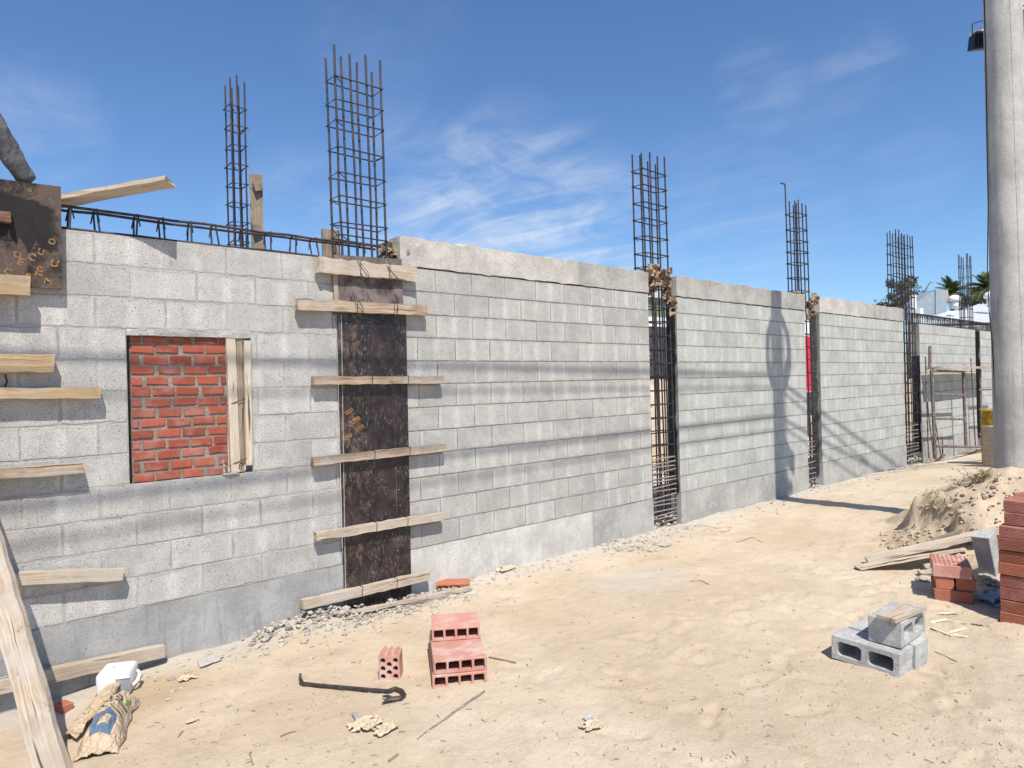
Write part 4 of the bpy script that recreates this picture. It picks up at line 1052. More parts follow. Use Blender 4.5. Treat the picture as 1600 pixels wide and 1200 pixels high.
# ------------------------------------------------------------------ crowbar, rods, sticks
def onG(pts, lift): return [G(*p) + V((0, 0, lift)) for p in pts]
cb = thing('crowbar', G(540, 1080), 'black crowbar with hooked claw lying on the sand', 'crowbar')
pts = onG([(473, 1072), (500, 1075), (540, 1078.5), (580, 1082), (606, 1084)], .014)
q = pts[0]; pts = [q + V((-.004, .02, .058)), q + V((-.010, .012, .03)), q + V((-.004, .004, .006))] + pts
cx = onG([(618, 1081), (628, 1085), (632, 1091), (626, 1096), (614, 1098)], .020)
allp = pts + cx; mb = MB(); mb.tube(allp, [.006, .010, .0125] + [.0125] * (len(allp) - 5) + [.0135, .014], 6); mb.build('bar', M_STEEL, cb)
mb = MB(); q = cx[-1]; e1, e2 = G(598, 1093) + V((0, 0, .02)), G(597, 1102) + V((0, 0, .012))
for e in (e1, e2): mb.tube([q, q.lerp(e, .5) + V((0, 0, .006)), e], [.0125, .010, .004], 6)
mb.build('claw', M_STEEL, cb)
mb = MB(); mb.tube(onG([(757, 1081), (735, 1096), (705, 1117), (690, 1128), (664, 1146), (652, 1156)], .004), [.006, .008, .008, .006, .004, .003], 5); single(mb, 'steel_rod', M_RBD, 'thin grey rod half buried in the sand by the clay blocks', 'rod')
mb = MB(); mb.tube(onG([(607, 1191), (622, 1180)], .004), .006, 5); single(mb, 'stick', M_WD, 'short dark stick at the bottom edge of the sand', 'stick', 'small sticks')
mb = MB(); mb.tube(onG([(764, 1028), (785, 1032), (806, 1037)], .006), .005, 5); single(mb, 'stick', M_WD, 'straight dark stick just right of the clay blocks', 'stick', 'small sticks')
for (ps, lb_) in ((([1078, 909], [1095, 908], [1108, 914]), 'curved dark wire on the sand ahead of the rebar gap'), (([1150, 848], [1175, 840], [1188, 846]), 'dark twig on the sand left of the pole shadow'), (([395, 1196], [390, 1178], [393, 1176]), 'small curved twig at the lower left of the sand'),
                  (([278, 1153], [286, 1143]), 'tiny straight twig left of the wood chips'), (([438, 1152], [452, 1146], [463, 1144]), 'grey twig left of the torn paper'), (([1090, 820], [1120, 826], [1142, 824], [1140, 830], [1125, 832]), 'looped thin wire on the sand at the gap right of the pale wall')):
    mb = MB(); mb.tube(onG(ps, .005), .0032, 5); single(mb, 'twig', M_WD, lb_, 'twig', 'small twigs and wires')
def scrap(px, py, s_, label, mat, seed, flat=.35):
    flat *= .6; s_ *= .85; r_ = random.Random(seed); q = G(px, py); mb = MB(); n = 8; o = r_.uniform(0, 50); ids = []
    for j in range(n + 1):
        row = []
        for i in range(n + 1):
            u, v = i / n - .5, j / n - .5; e = .35 * noise.noise(V((u * 3 + o, v * 3, 1)))
            row.append(mb.vert(q + V((u * s_ * (1 + e) * 1.5, v * s_ * (1 + e), .012 + max(-.008, s_ * flat * (noise.noise(V((u * 4 + o, v * 4, 0))) + .25))))))
        ids.append(row)
    for j in range(n):
        for i in range(n):
            if abs(noise.noise(V((i * .9 + o, j * .9, 4)))) < .42 or 2 < i < 6: mb.face((ids[j][i], ids[j][i + 1], ids[j + 1][i + 1], ids[j + 1][i]))
    ob = single(mb, 'paper_scrap', mat, label, 'scrap', 'scraps of torn paper'); m_ = ob.modifiers.new('thick', 'SOLIDIFY'); m_.thickness = .002
M_PAPL = m_paper('paper_pale', (.60, .50, .37), (.50, .39, .27))
scrap(571, 1134, .13, 'larger piece of torn pale paper below the crowbar', M_PAPL, 1); scrap(603, 1142, .10, 'smaller torn pale paper right of the larger piece', M_PAPL, 5)
scrap(924, 1137, .09, 'curled tan paper scrap alone on the open sand', M_PAPL, 7, .3); scrap(922, 1125, .07, 'flat pale scrap just behind the curled tan one', M_RUB, 9, .15)
scrap(1040, 853, .10, 'pale scrap on the sand ahead of the rebar gap', M_RUB, 12, .12); scrap(790, 890, .16, 'torn tan paper against the white footing', M_PAPL, 13, .3)
scrap(728, 905, .09, 'small curled paper standing by the red clay block', M_PAP, 14, .5); scrap(330, 1035, .12, 'pale paper scrap on the ground near the bottom left board', M_RUB, 16, .12)
scrap(300, 1128, .05, 'small wood chip on the sand at the left', M_PAPL, 18, .2); scrap(292, 1062, .08, 'torn tan paper right of the white jug', M_PAPL, 19, .3)
mb = MB(); mb.tube(onG([(553, 1118), (560, 1130)], .012), [.014, .010], 6); single(mb, 'stick', M_RUB, 'stubby grey stick next to the torn pale paper', 'stick', 'small sticks')

# ------------------------------------------------------------------ rubble along the wall foot and specks on the sand
mb = MB(); r_ = random.Random(12)
def lump(x, y, s_, sub=1, z=None): mb.cur = r_.random(); mb.blob((x, y, gz(x, y) + s_ * .25 if z is None else z), s_, sub, .75, (r_.uniform(.8, 1.5), r_.uniform(.7, 1.2), r_.uniform(.45, .8)))
for i in range(620):
    x = r_.uniform(-1.95, -.15); d_ = abs(r_.gauss(0, .17)); y = -.04 - d_
    if x < -1.45 and r_.random() < .45: continue
    lump(x, y, min(.04, abs(r_.gauss(0, .012)) + .005), 1, gz(x, y) + .006 + max(0, .07 - d_ * .3) * r_.random() * (1 if x < -1 else .4))
for i in range(1000):
    x = r_.choice((r_.uniform(-2.6, 3.4), r_.uniform(2, 11))); y = -.02 - abs(r_.gauss(0, .28)); lump(x, y, min(.028, abs(r_.gauss(0, .007)) + .003))
for x0_, x1_ in ((2.82, 3.33), (6.7, 7.16), (10.8, 11.58)):      # broken concrete in the foot of the open gaps
    for i in range(60): lump(r_.uniform(x0_, x1_), r_.uniform(.0, .16), min(.045, abs(r_.gauss(0, .018)) + .006), 1, -.36 + .12 * r_.random() ** 2)
for i in range(70):
    q = G(r_.uniform(940, 1030), 0 + r_.uniform(840, 862)); lump(q.x, q.y, r_.uniform(.008, .035))
single(mb, 'cement_rubble', M_CHIP, 'grey cement rubble and chips along the foot of the wall', 'rubble', org=(0, -.1, -.4))['kind'] = 'stuff'
mb = MB(); 
for i in range(2600):
    px, py = r_.uniform(120, 1600), 820 + 380 * math.sqrt(r_.random()); q = G(px, py)
    if q.y > -.1: continue
    s_ = min(.014, abs(r_.gauss(0, .0035)) + .0018); mb.blob((q.x, q.y, q.z + s_ * .2), s_, 1, .6, (1.3, 1, .6))
single(mb, 'sand_pebbles', M_MND, 'small pebbles and specks over the open sand', 'pebbles', org=(0, -2, -.4))['kind'] = 'stuff'
mb = MB()
for i in range(420):
    px, py = r_.uniform(150, 1600), 830 + 370 * r_.random(); q = G(px, py)
    if q.y > -.1: continue
    a = r_.uniform(0, 3.14); L = r_.uniform(.008, .04); d_ = V((math.cos(a), math.sin(a), r_.uniform(-.1, .15))) * L
    mb.tube([q + V((0, 0, .003)) - d_ * .5, q + V((0, 0, .006)), q + V((0, 0, .003)) + d_ * .5], r_.uniform(.0008, .0022), 4)
single(mb, 'wood_splinters', M_WD, 'fine splinters and straw bits strewn over the sand', 'splinters', org=(0, -2, -.4))['kind'] = 'stuff'

# ------------------------------------------------------------------ white jug and cement bag
jq = G(178, 1091); jg = thing('plastic_jug', jq, 'white plastic container lying by the wall at the lower left', 'container')
a_ = math.atan2(RH.y, RH.x) + .25; M = basis(a_)
mb = MB(); mb.box(jq + M @ V((-.005, .09, .075)), (.185, .20, .15), M); mb.build('body', M_JUG, jg, bevel=.028, bseg=4, smooth=True)
mb = MB(); mb.box(jq + M @ V((.055, -.012, .085)), (.075, .006, .075), M); mb.build('recess_panel', M_GALV, jg, bevel=.002)
mb = MB(); mb.box(jq + M @ V((.05, -.016, .12)), (.085, .010, .012), M); mb.box(jq + M @ V((.012, -.016, .085)), (.012, .010, .08), M); mb.build('rim', M_JUG, jg, bevel=.003)
mb = MB(); mb.lathe(jq + M @ V((-.02, .085, .149)), [(.008, 0), (.008, .004), (.0, .004)], 10); mb.build('plug', M_GALV, jg)
mb = MB(); mb.tube([jq + M @ V((.093, .03, .05)), jq + M @ V((.115, .05, .07)), jq + M @ V((.115, .10, .09)), jq + M @ V((.093, .13, .10))], .011, 8); mb.build('handle', M_JUG, jg, smooth=True)
# the bag: a crumpled sack, top torn open, with a big loose flap
k0, k1 = G(152, 1180), G(192, 1106); bax = (k1 - k0); bax.z = 0; BL = bax.length; bax.normalize(); bsd = V((bax.y, -bax.x, 0))
bagt = thing('cement_bag', k0.lerp(k1, .5), 'empty torn cement bag with a blue label on the sand at lower left', 'bag')
def bagpt(u, v):      # u along the bag 0..1, v across -1..1
    hgt = .135 * (1 - abs(v) ** 2.4) * (.55 + .45 * math.sin(min(1, u * 1.25 + .12) * 2.6)) 
    hgt *= ss(-.06, .16, u) * (1 - .55 * ss(.86, 1.05, u))
    hgt += .016 * noise.noise(V((u * 5, v * 3, 2))) + .007 * noise.noise(V((u * 14, v * 9, 5)))
    wv = .088 * (1 + .12 * math.sin(u * 5 + 1)) + .012 * noise.noise(V((u * 6, v, 9)))
    p = k0 + bax * (u * (BL + .06) - .03) + bsd * (v * wv); return V((p.x, p.y, gz(p.x, p.y) + .004 + max(.0, hgt)))
mb = MB(); n, m = 60, 44; ids = [[mb.vert(bagpt(i / n, j / m * 2 - 1)) for j in range(m + 1)] for i in range(n + 1)]
for i in range(n):
    for j in range(m): mb.face((ids[i][j], ids[i + 1][j], ids[i + 1][j + 1], ids[i][j + 1]))
bo = mb.build('sack', M_PAP, bagt, smooth=True); m_ = bo.modifiers.new('thick', 'SOLIDIFY'); m_.thickness = .0015; m_.offset = -1
def patch(u0, u1, v0, v1, name, mat, off=.002, n=10, hole=None):
    n *= 3; hole = hole and [h * 3 for h in hole]
    mb = MB(); ids = [[mb.vert(bagpt(u0 + (u1 - u0) * i / n, v0 + (v1 - v0) * j / n) + V((0, 0, off))) for j in range(n + 1)] for i in range(n + 1)]
    for i in range(n):
        for j in range(n):
            if hole and hole[0] <= i < hole[1] and hole[2] <= j < hole[3]: continue
            mb.face((ids[i][j], ids[i + 1][j], ids[i + 1][j + 1], ids[i][j + 1]))
    return mb.build(name, mat, bo)
patch(.10, .33, -.45, .55, 'label', M_BLU, .006, 10, (2, 7, 3, 8))
patch(.40, .415, -.5, .75, 'printed_line', M_BLK, .006, 6)
mb = MB(); n_ = 20      # ring emblem
def rg(r0): return [mb.vert(bagpt(.73 + r0 * math.cos(6.283 * k / n_) / BL, .16 + r0 * math.sin(6.283 * k / n_) / .088) + V((0, 0, .006))) for k in range(n_)]
A, B = rg(.024), rg(.012)
for k in range(n_): mb.face((A[k], A[(k + 1) % n_], B[(k + 1) % n_], B[k]))
mb.build('ring_emblem', M_BLK, bo)
patch(.66, .78, .62, .84, 'green_leaf_mark', M_GRN, .006, 6)
q = bagpt(.55, .1); e1 = bagpt(.55, .35) - bagpt(.55, -.15); e2 = bagpt(.62, .1) - bagpt(.48, .1)
tx = txt('42.5 KG', .038, -.12, q + V((0, 0, .006)), e1, e2, 'printed_weight', M_BLK, bo)
for v in tx.data.vertices:    # drape the print over the sack
    p = v.co + bagt.location; d_ = V((p.x, p.y, 0)) - V((k0.x, k0.y, 0)); u_, w_ = (d_.dot(bax) + .03) / (BL + .06), d_.dot(bsd) / .088
    v.co.z = bagpt(u_, max(-1, min(1, w_))).z + .0065 - bagt.location.z
# flap folded over towards the wall
mb = MB(); n, m = 26, 12; ids = []
c0_, c1_, e0_, e1_ = G(96, 1156), G(168, 1076), G(119, 1164), G(194, 1084)
for i in range(n + 1):
    row = []
    for j in range(m + 1):
        u, v = i / n, j / m
        p = c0_.lerp(c1_, u).lerp(e0_.lerp(e1_, u), v); p += bsd * (.014 * noise.noise(V((u * 6, v * 5, 3)))) + bax * (.02 * noise.noise(V((v * 4, u * 2, 8))) * (1 if i in (0, n) else 0))
        z = gz(p.x, p.y) + .012 + (.03 + .07 * u) * math.sin(.25 + v * 2.2) + .020 * noise.noise(V((u * 7, v * 4, 1))) + .008 * noise.noise(V((u * 19, v * 9, 4)))
        row.append(mb.vert((p.x, p.y, z)))
    ids.append(row)
for i in range(n):
    for j in range(m): mb.face((ids[i][j], ids[i + 1][j], ids[i + 1][j + 1], ids[i][j + 1]))
fo_ = mb.build('torn_flap', M_PAP, bagt, smooth=True); m_ = fo_.modifiers.new('thick', 'SOLIDIFY'); m_.thickness = .0015
mb = MB(); q = G(100, 1110); mb.box(q + V((0, 0, .02)), (.06, .09, .05), basis(.4)); single(mb, 'brick_piece', M_CL3, 'small piece of red brick in the shadow of the brace plank', 'brick', bevel=.004)

# ------------------------------------------------------------------ scaffold, drum, far clutter
sc_ = thing('scaffold', (12.4, -.3, -.45), 'rusty pipe scaffold frame standing before the far block wall', 'scaffold')
YS = -.27
def pp(px, py, Y=YS): return onY(px, py, Y)
def pipe(a, b, r, name):
    mb = MB(); mb.tube([a, b], r, 8); return mb.build(name, M_SCAF, sc_)
pA0, pA1, pB0, pB1 = pp(1461.5, 717), pp(1455.5, 578), pp(1509.5, 700), pp(1505, 580)
pipe(pA0, pA1, .033, 'post'); pipe(pB0, pB1, .033, 'post')
for (a, b) in (((1457, 579), (1506, 581)), ((1458, 616), (1507, 617.5)), ((1460, 654), (1508, 655))): pipe(pp(*a), pp(*b), .022, 'rung')
pipe(pp(1463, 697), pp(1552, 699), .028, 'rail'); pipe(pp(1531, 609), pp(1562, 608), .022, 'rung'); pipe(pp(1531, 640), pp(1562, 640), .022, 'rung'); pipe(pp(1531, 678), pp(1562, 680), .022, 'rung'); pipe(pp(1531.5, 577), pp(1534, 699), .024, 'post')
pipe(pp(1453, 574), pp(1453, 541), .03, 'post'); pipe(pp(1446, 557, -.12), pp(1451, 716, -.12), .014, 'rod'); pipe(pp(1449, 628, -.15), pp(1459, 716, -.15), .012, 'rod'); pipe(pp(1458, 640, -.2), pp(1471, 716, -.2), .012, 'rod'); pipe(pp(1517, 560, -.12), pp(1524, 698, -.12), .012, 'rod'); pipe(pp(1472.5, 687, -.2), pp(1473, 716, -.2), .014, 'rod')
mb = MB(); za = pp(1458, 577).z + .025; mb.board((11.62, -.17, za), (15.6, -.17, za), (0, 1, 0), .15, .04, 14, .004, .01); single(mb, 'scaffold_plank', M_W4, 'scaffold plank nearest the wall on the pipe frame', 'plank', 'scaffold planks')
mb = MB(); mb.board((11.58, -.335, za), (15.3, -.34, za), (0, 1, 0), .17, .045, 14, .004, .01); single(mb, 'scaffold_plank', M_W4, 'scaffold plank at the outer side of the pipe frame', 'plank', 'scaffold planks')
mb = MB(); a, b = G(1449, 720), G(1478, 719); mb.board(a + V((0, 0, .06)), b + V((0, 0, .06)), (0, 0, 1), .12, .05, 4); single(mb, 'timber_block', M_W4, 'timber block on edge at the foot of the scaffold', 'timber')
mb = MB(); a, b = G(1478, 712), G(1545, 706); mb.board(a + V((0, 0, .03)), b + V((0, 0, .03)), (0, 1, 0), .2, .06, 8, .02, .03); single(mb, 'plank', M_WD, 'dark plank lying on the ground beyond the scaffold foot', 'plank')
dq = atD(1567, 727, 12.8); dq.z = -.52; dr = thing('drum', dq, 'yellow metal drum behind the utility pole', 'drum')
M_YEL = m_plain('drum_yellow', (.48, .28, .03), .5, .25, 12, .1, .2, .3, (.30, .17, .03), 7)
mb = MB(); H = 1.18; pr = [(.33, 0), (.335, .02), (.33, .04), (.33, .38), (.342, .395), (.342, .41), (.33, .425), (.33, .76), (.342, .775), (.342, .79), (.33, .805), (.33, H - .03), (.34, H - .01), (.335, H), (.31, H), (.31, H - .03), (.0, H - .03)]
mb.lathe(dq, pr, 32); mb.build('drum_body', M_YEL, dr, smooth=False)
bq = atD(1562, 727, 12.2); bq.z = -.5; M_BEI = m_plain('beige_plastic', (.38, .33, .27), .7, .1, 10, .05)
mb = MB(); M = basis(AL - math.pi / 2)
mb.box(bq + V((0, 0, .44)), (.40, .30, .88), M)
for k in range(9): mb.box(bq + V((0, 0, .08 + k * .09)), (.412, .312, .03), M)
mb.box(bq + V((0, 0, .89)), (.42, .32, .03), M)
single(mb, 'ribbed_bin', M_BEI, 'beige ribbed bin standing before the yellow drum', 'bin', bevel=.004)
mb = MB(); q = atD(1563, 742, 6.9); mb.blob((q.x, q.y, q.z), .12, 3, .25, (1.3, .9, .7)); single(mb, 'grey_stone', M_POLE, 'smooth grey lump at the left foot of the pole', 'stone', smooth=True)

# ------------------------------------------------------------------ beyond the wall
M_CORR = m_plain('gate_steel', (.075, .082, .095), .55, .2, 3, .05, .3)
M_GRNW = m_plain('green_render', (.20, .235, .165), .9, .15, 4, .1)
M_ROOFW = m_plain('roof_white', (.56, .58, .58), .45, .05, 2, .02, .1)
M_BLUG = m_plain('bluegrey_sheet', (.16, .20, .27), .5, .15, 3, .05, .2)
M_RED = m_plain('red_cloth', (.62, .03, .075), .8, .12, 6, .1)
def corr(mb, x0, x1, y, z0, z1, pitch=.2, dep=.04):
    n = int((x1 - x0) / pitch * 4); A, B = [], []
    for i in range(n + 1):
        x = x0 + (x1 - x0) * i / n; yy = y - dep * (1 if i % 4 in (1, 2) else 0); A.append(mb.vert((x, yy, z0))); B.append(mb.vert((x, yy, z1)))
    for i in range(n): mb.face((A[i], A[i + 1], B[i + 1], B[i]))
wh = thing('warehouse', (16, 9, -.4), 'green walled shed with dark corrugated gate seen through the gap', 'building')
mb = MB(); mb.bx(10.5, 22, 9.05, 14, -.6, 4.12); mb.build('wall', M_GRNW, wh)
mb = MB(); mb.bx(10.4, 22.1, 8.9, 14.1, 4.125, 4.36); mb.build('roof', M_ROOFW, wh)
mb = MB(); mb.bx(12.2, 18.5, 8.97, 9.045, 3.16, 3.48); mb.build('lintel', M_WHT, wh)
mb = MB(); corr(mb, 12.3, 18.4, 9.0, -.5, 3.15, .34, .06); mb.build('gate', M_CORR, wh)
def heap(cx, cy, r, h, label):
    mb = MB(); n = 44; ids = []
    for j in range(n + 1):
        row = []
        for i in range(n + 1):
            u, v = (i / n * 2 - 1), (j / n * 2 - 1); d = math.hypot(u, v); x, y = cx + u * r, cy + v * r
            row.append(mb.vert((x, y, -.45 + (h * (1 - ss(.12, 1, d))) * (1 + .25 * fbm(x * 1.2, y * 1.2, 3, 4)) + .08 * fbm(x * 3, y * 3, 9, 3))))
        ids.append(row)
    for j in range(n):
        for i in range(n): mb.face((ids[j][i], ids[j][i + 1], ids[j + 1][i + 1], ids[j + 1][i]))
    single(mb, 'sand_heap', M_MND, label, 'mound', 'sand heaps behind the wall', org=(cx, cy, -.45), smooth=True)
heap(9.9, 5.2, 3.0, 1.75, 'sunlit sand heap behind the wall, seen through the first open gap')
heap(22.6, 3.3, 2.6, 1.35, 'sand heap behind the wall, seen low through the wide far gap')
# red cloth over a white hoarding
q = atD(1266, 575, 21); hb_ = thing('hoarding', (q.x, q.y, -.4), 'white hoarding draped with red cloth seen through the narrow gap', 'hoarding')
R2 = RH; mb = MB()
def hp(u, z, off=0): return V((q.x, q.y, 0)) + R2 * u - FH * off + V((0, 0, z))
def slab(c, off, th, mat, name):
    mb = MB(); A = [mb.vert(hp(u, z, off)) for u, z in c]; B = [mb.vert(hp(u, z, off - th)) for u, z in c]; mb.face(A); mb.face(B[::-1])
    for i in range(len(c)): mb.face((A[(i + 1) % len(c)], A[i], B[i], B[(i + 1) % len(c)]))
    mb.build(name, mat, hb_)
slab([(-.8, .9), (.9, .9), (.9, 3.3), (-.8, 3.3)], 0, .06, M_WHT, 'panel')
slab([(-.8, .92), (.62, .92), (.5, 1.9), (.1, 2.6), (-.8, 2.75)], .03, .02, M_RED, 'cloth')
slab([(-.7, -.5), (-.6, -.5), (-.6, .899), (-.7, .899)], 0, .08, M_CORR, 'post'); slab([(.7, -.5), (.8, -.5), (.8, .899), (.7, .899)], 0, .08, M_CORR, 'post'); slab([(-.59, -.5), (.69, -.5), (.69, .88), (-.59, .88)], -.02, .03, M_CORR, 'skirt_board')
q = atD(1272, 680, 16.5); mb = MB(); mb.board((q.x, q.y, -.5), (q.x, q.y, .42), RH, .22, .08, 5); single(mb, 'timber_post', M_W4, 'short tan timber post behind the narrow gap', 'post')
# blue-grey sheet fence and white pillar seen through the wide gap
fe = thing('sheet_fence', (22.5, 4, -.4), 'blue grey sheet fence seen through the wide far gap', 'fence')
mb = MB(); corr(mb, 19.5, 27, 5.6, -.5, 2.72, .3, .05); mb.build('sheet', M_BLUG, fe)
mb = MB(); mb.bx(19.5, 27, 5.55, 5.62, 2.72, 2.86); mb.build('top_rail', M_CORR, fe)
q = atD(1433, 500, 26); pr_ = thing('white_pillar', (q.x, q.y, -.4), 'white pillar beyond the wide far gap', 'pillar')
mb = MB(); mb.bx(q.x - .17, q.x + .17, q.y - .17, q.y + .17, -.5, atD(1433, 482, 26).z); mb.build('shaft', M_WHT, pr_)
mb = MB(); zt2 = atD(1433, 482, 26).z; mb.lathe((q.x - .08, q.y + .1, zt2), [(.11, 0), (.11, .42), (.13, .43), (.13, .5), (0, .5)], 14); mb.build('cap', M_WHT, pr_)
# building with white ribbed metal roof
bd = thing('metal_roof_building', atD(1540, 600, 33), 'long building with a white ribbed metal roof beyond the far wall', 'building')
e0, e1, r0, r1 = atD(1440, 500, 29), atD(1750, 521, 29), atD(1531, 469, 35), atD(1800, 477, 35)
e1.z = e0.z = 3.45; zr = (r0.z + r1.z) / 2; r0.z = r1.z = zr
mb = MB(); n = 288; A, B = [], []
for i in range(n + 1):
    t = i / n; o = V((0, 0, .06 if i % 6 == 0 else 0)); A.append(mb.vert(e0.lerp(e1, t) + o)); B.append(mb.vert(r0.lerp(r1, t) + o))
for i in range(n): mb.face((A[i], A[i + 1], B[i + 1], B[i]))
mb.build('roof', M_ROOFW, bd)
mb = MB(); c = [e0 + FH * .3 + RH * .2, e1 + FH * .3, r1 + FH * 2, r0 + FH * 2 - RH * .6]
A = [mb.vert(V((p.x, p.y, -.6))) for p in c]; B = [mb.vert(V((p.x, p.y, 3.37 if i < 2 else zr - .1))) for i, p in enumerate(c)]
for i in range(4): mb.face((A[i], A[(i + 1) % 4], B[(i + 1) % 4], B[i]))
mb.build('wall', M_WHT, bd)
mb = MB(); mb.tube([e0 - FH * .05, e1 - FH * .05], .07, 6); mb.build('gutter', M_CORR, bd)
du = thing('roof_duct', atD(1455, 489, 31), 'pale grey sheet metal duct box on the roof, left of the round vent', 'duct')
def prism(c, D, th, name, mat, par):
    mb = MB(); A = [mb.vert(atD(x, y, D)) for x, y in c]; B = [mb.vert(atD(x, y, D) + FH * th) for x, y in c]; n = len(c); mb.face(A); mb.face(B[::-1])
    for i in range(n): mb.face((A[(i + 1) % n], A[i], B[i], B[(i + 1) % n]))
    return mb.build(name, mat, par)
prism([(1462, 491), (1479, 488), (1477.5, 452.5), (1462, 452.5)], 31, 1.2, 'box', M_GALV, du)
prism([(1431, 498), (1461.6, 492), (1461.6, 453), (1449, 460), (1432, 473)], 31.05, 1.0, 'tapered_duct', M_GALV, du)
prism([(1478.5, 473), (1483, 473), (1481, 453), (1477.8, 453)], 31.3, .8, 'side_flange', M_PAP, du)
def vent(px, py0, py1, D, label):
    b, t = atD(px, py0, D), atD(px, py1, D); H = t.z - b.z; r = H * .42; v = thing('roof_vent', b, label, 'roof vent', 'round roof vents')
    mb = MB(); mb.lathe(b, [(r * .62, 0), (r * .62, H * .55)], 18); mb.build('stack', M_WHT, v, smooth=True)
    mb = MB(); mb.lathe(b + V((0, 0, H * .55)), [(r * .9, 0), (r, H * .08), (r, H * .2), (r * .75, H * .36), (r * .3, H * .45), (0, H * .45)], 18); mb.build('cowl', M_WHT, v, smooth=True)
vent(1491.5, 482, 461, 31, 'white round roof vent beside the duct box'); vent(1549, 479, 455, 31.5, 'white round roof vent next to the utility pole')
# foliage
M_TREE = m_leaf('tree_leaf', (.035, .055, .018), (.13, .125, .05)); M_PALM = m_leaf('palm_leaf', (.030, .060, .016), (.13, .15, .045)); M_BARK = m_plain('bark', (.16, .13, .10), .9, .3)
def tree(px, py, D, rad, label, seed, sq=.9, nleaf=1500):
    r_ = random.Random(seed); c = atD(px, py, D); t = thing('tree', (c.x, c.y, -.4), label, 'tree', 'trees beyond the wall')
    mb = MB(); mb.tube([(c.x, c.y, -.6), (c.x + .1, c.y, c.z * .5), (c.x, c.y, c.z - rad * .3)], [.22, .17, .10], 8)
    cl = []
    for k in range(9):
        a = r_.uniform(0, 6.28); d = rad * r_.uniform(.3, .85); e = c + V((d * math.cos(a), d * math.sin(a), r_.uniform(-.6, .75) * rad * sq)); cl.append((e, rad * r_.uniform(.22, .45)))
        mb.tube([(c.x, c.y, c.z - rad * .7), (c + e) / 2 - V((0, 0, .1)), e], [.07, .04, .015], 5)
    mb.build('trunk', M_BARK, t)
    lf = MB()
    for i in range(nleaf):
        e, s_ = r_.choice(cl); u = V((r_.gauss(0, 1), r_.gauss(0, 1), r_.gauss(0, 1))).normalized() * (s_ * r_.uniform(.4, 1.05)); p = e + u; lf.cur = r_.random()
        a = V((r_.uniform(-1, 1), r_.uniform(-1, 1), r_.uniform(-1, .5))).normalized(); b = a.cross(V((r_.uniform(-1, 1), r_.uniform(-1, 1), 1))).normalized(); L = r_.uniform(.10, .24)
        q = [lf.vert(p), lf.vert(p + a * L * .5 + b * L * .24), lf.vert(p + a * L), lf.vert(p + a * L * .5 - b * L * .24)]; lf.face(q)
    lf.build('crown', M_TREE, t)
tree(1421, 462, 38, 1.25, 'leafy tree rising behind the wide far rebar cage', 1, 1.1); tree(1386, 482, 40, .8, 'low dark tree left of the wide far rebar cage', 2, .6, 700); tree(1405, 474, 42, 1.0, 'sparse tree between the low dark one and the leafy one', 3, .7, 700)
tree(1516, 472, 44, 1.2, 'yellowish bush tree above the white roof ridge', 4, .8, 900)
def palm(px, py, D, L, label, seed, nf=22, up_=.25):
    r_ = random.Random(seed); c = atD(px, py, D); t = thing('palm_tree', (c.x, c.y, -.4), label, 'palm tree', 'palm trees beyond the roof')
    mb = MB(); mb.tube([(c.x + .3, c.y, -.6), (c.x + .15, c.y, c.z * .5), c], [.20, .15, .11], 8); mb.build('trunk', M_BARK, t)
    lf = MB(); rb = MB()
    for k in range(nf):
        a = 6.283 * k / nf + r_.uniform(-.2, .2); el = r_.uniform(-.25, 1.35); d = V((math.cos(a) * math.cos(el), math.sin(a) * math.cos(el), math.sin(el))); Lk = L * r_.uniform(.8, 1.1)
        pts = [c + d * Lk * s_ + V((0, 0, -.42 * Lk * s_ ** 2.2 * (.35 + math.cos(el)))) for s_ in [i / 12 for i in range(13)]]; rb.tube(pts, .012, 4)
        for i in range(1, 13):
            tt = (pts[i] - pts[i - 1]).normalized(); sd = tt.cross(V((0, 0, 1))).normalized() if abs(tt.z) < .98 else V((1, 0, 0)); ll = Lk * .34 * math.sin(3.0 * (i / 13) ** .7 + .12)
            for s_ in (-1, 1):
                for h in (0, .5):
                    p = pts[i - 1].lerp(pts[i], h); lf.cur = r_.random(); e = p + (sd * s_ * .8 + tt * .62 + V((0, 0, -.28 + r_.uniform(-.12, .12)))) * ll; wv = tt * .035
                    lf.face([lf.vert(p - wv), lf.vert(p + wv), lf.vert(e)])
    rb.build('frond_ribs', M_PALM, t); lf.build('fronds', M_PALM, t)
palm(1487, 458, 44, 1.55, 'palm tree with spreading fronds behind the duct box', 1); palm(1542, 450, 42, 1.75, 'taller palm tree beside the utility pole', 2, 24); palm(1527, 462, 47, 1.1, 'small palm tree between the two larger palms', 3, 16)
mb = MB(); a, b = atD(1441, 462, 40), atD(1453, 441, 40); mb.tube([V((a.x - .8, a.y, -.5)), a - V((.2, 0, .5)), a, a.lerp(b, .6), b, b + V((.15, -.1, -.03))], [.08, .06, .05, .045, .03, .02], 6); single(mb, 'bare_branch', M_BARK, 'bare leaning branch between the leafy tree and the duct box', 'branch')

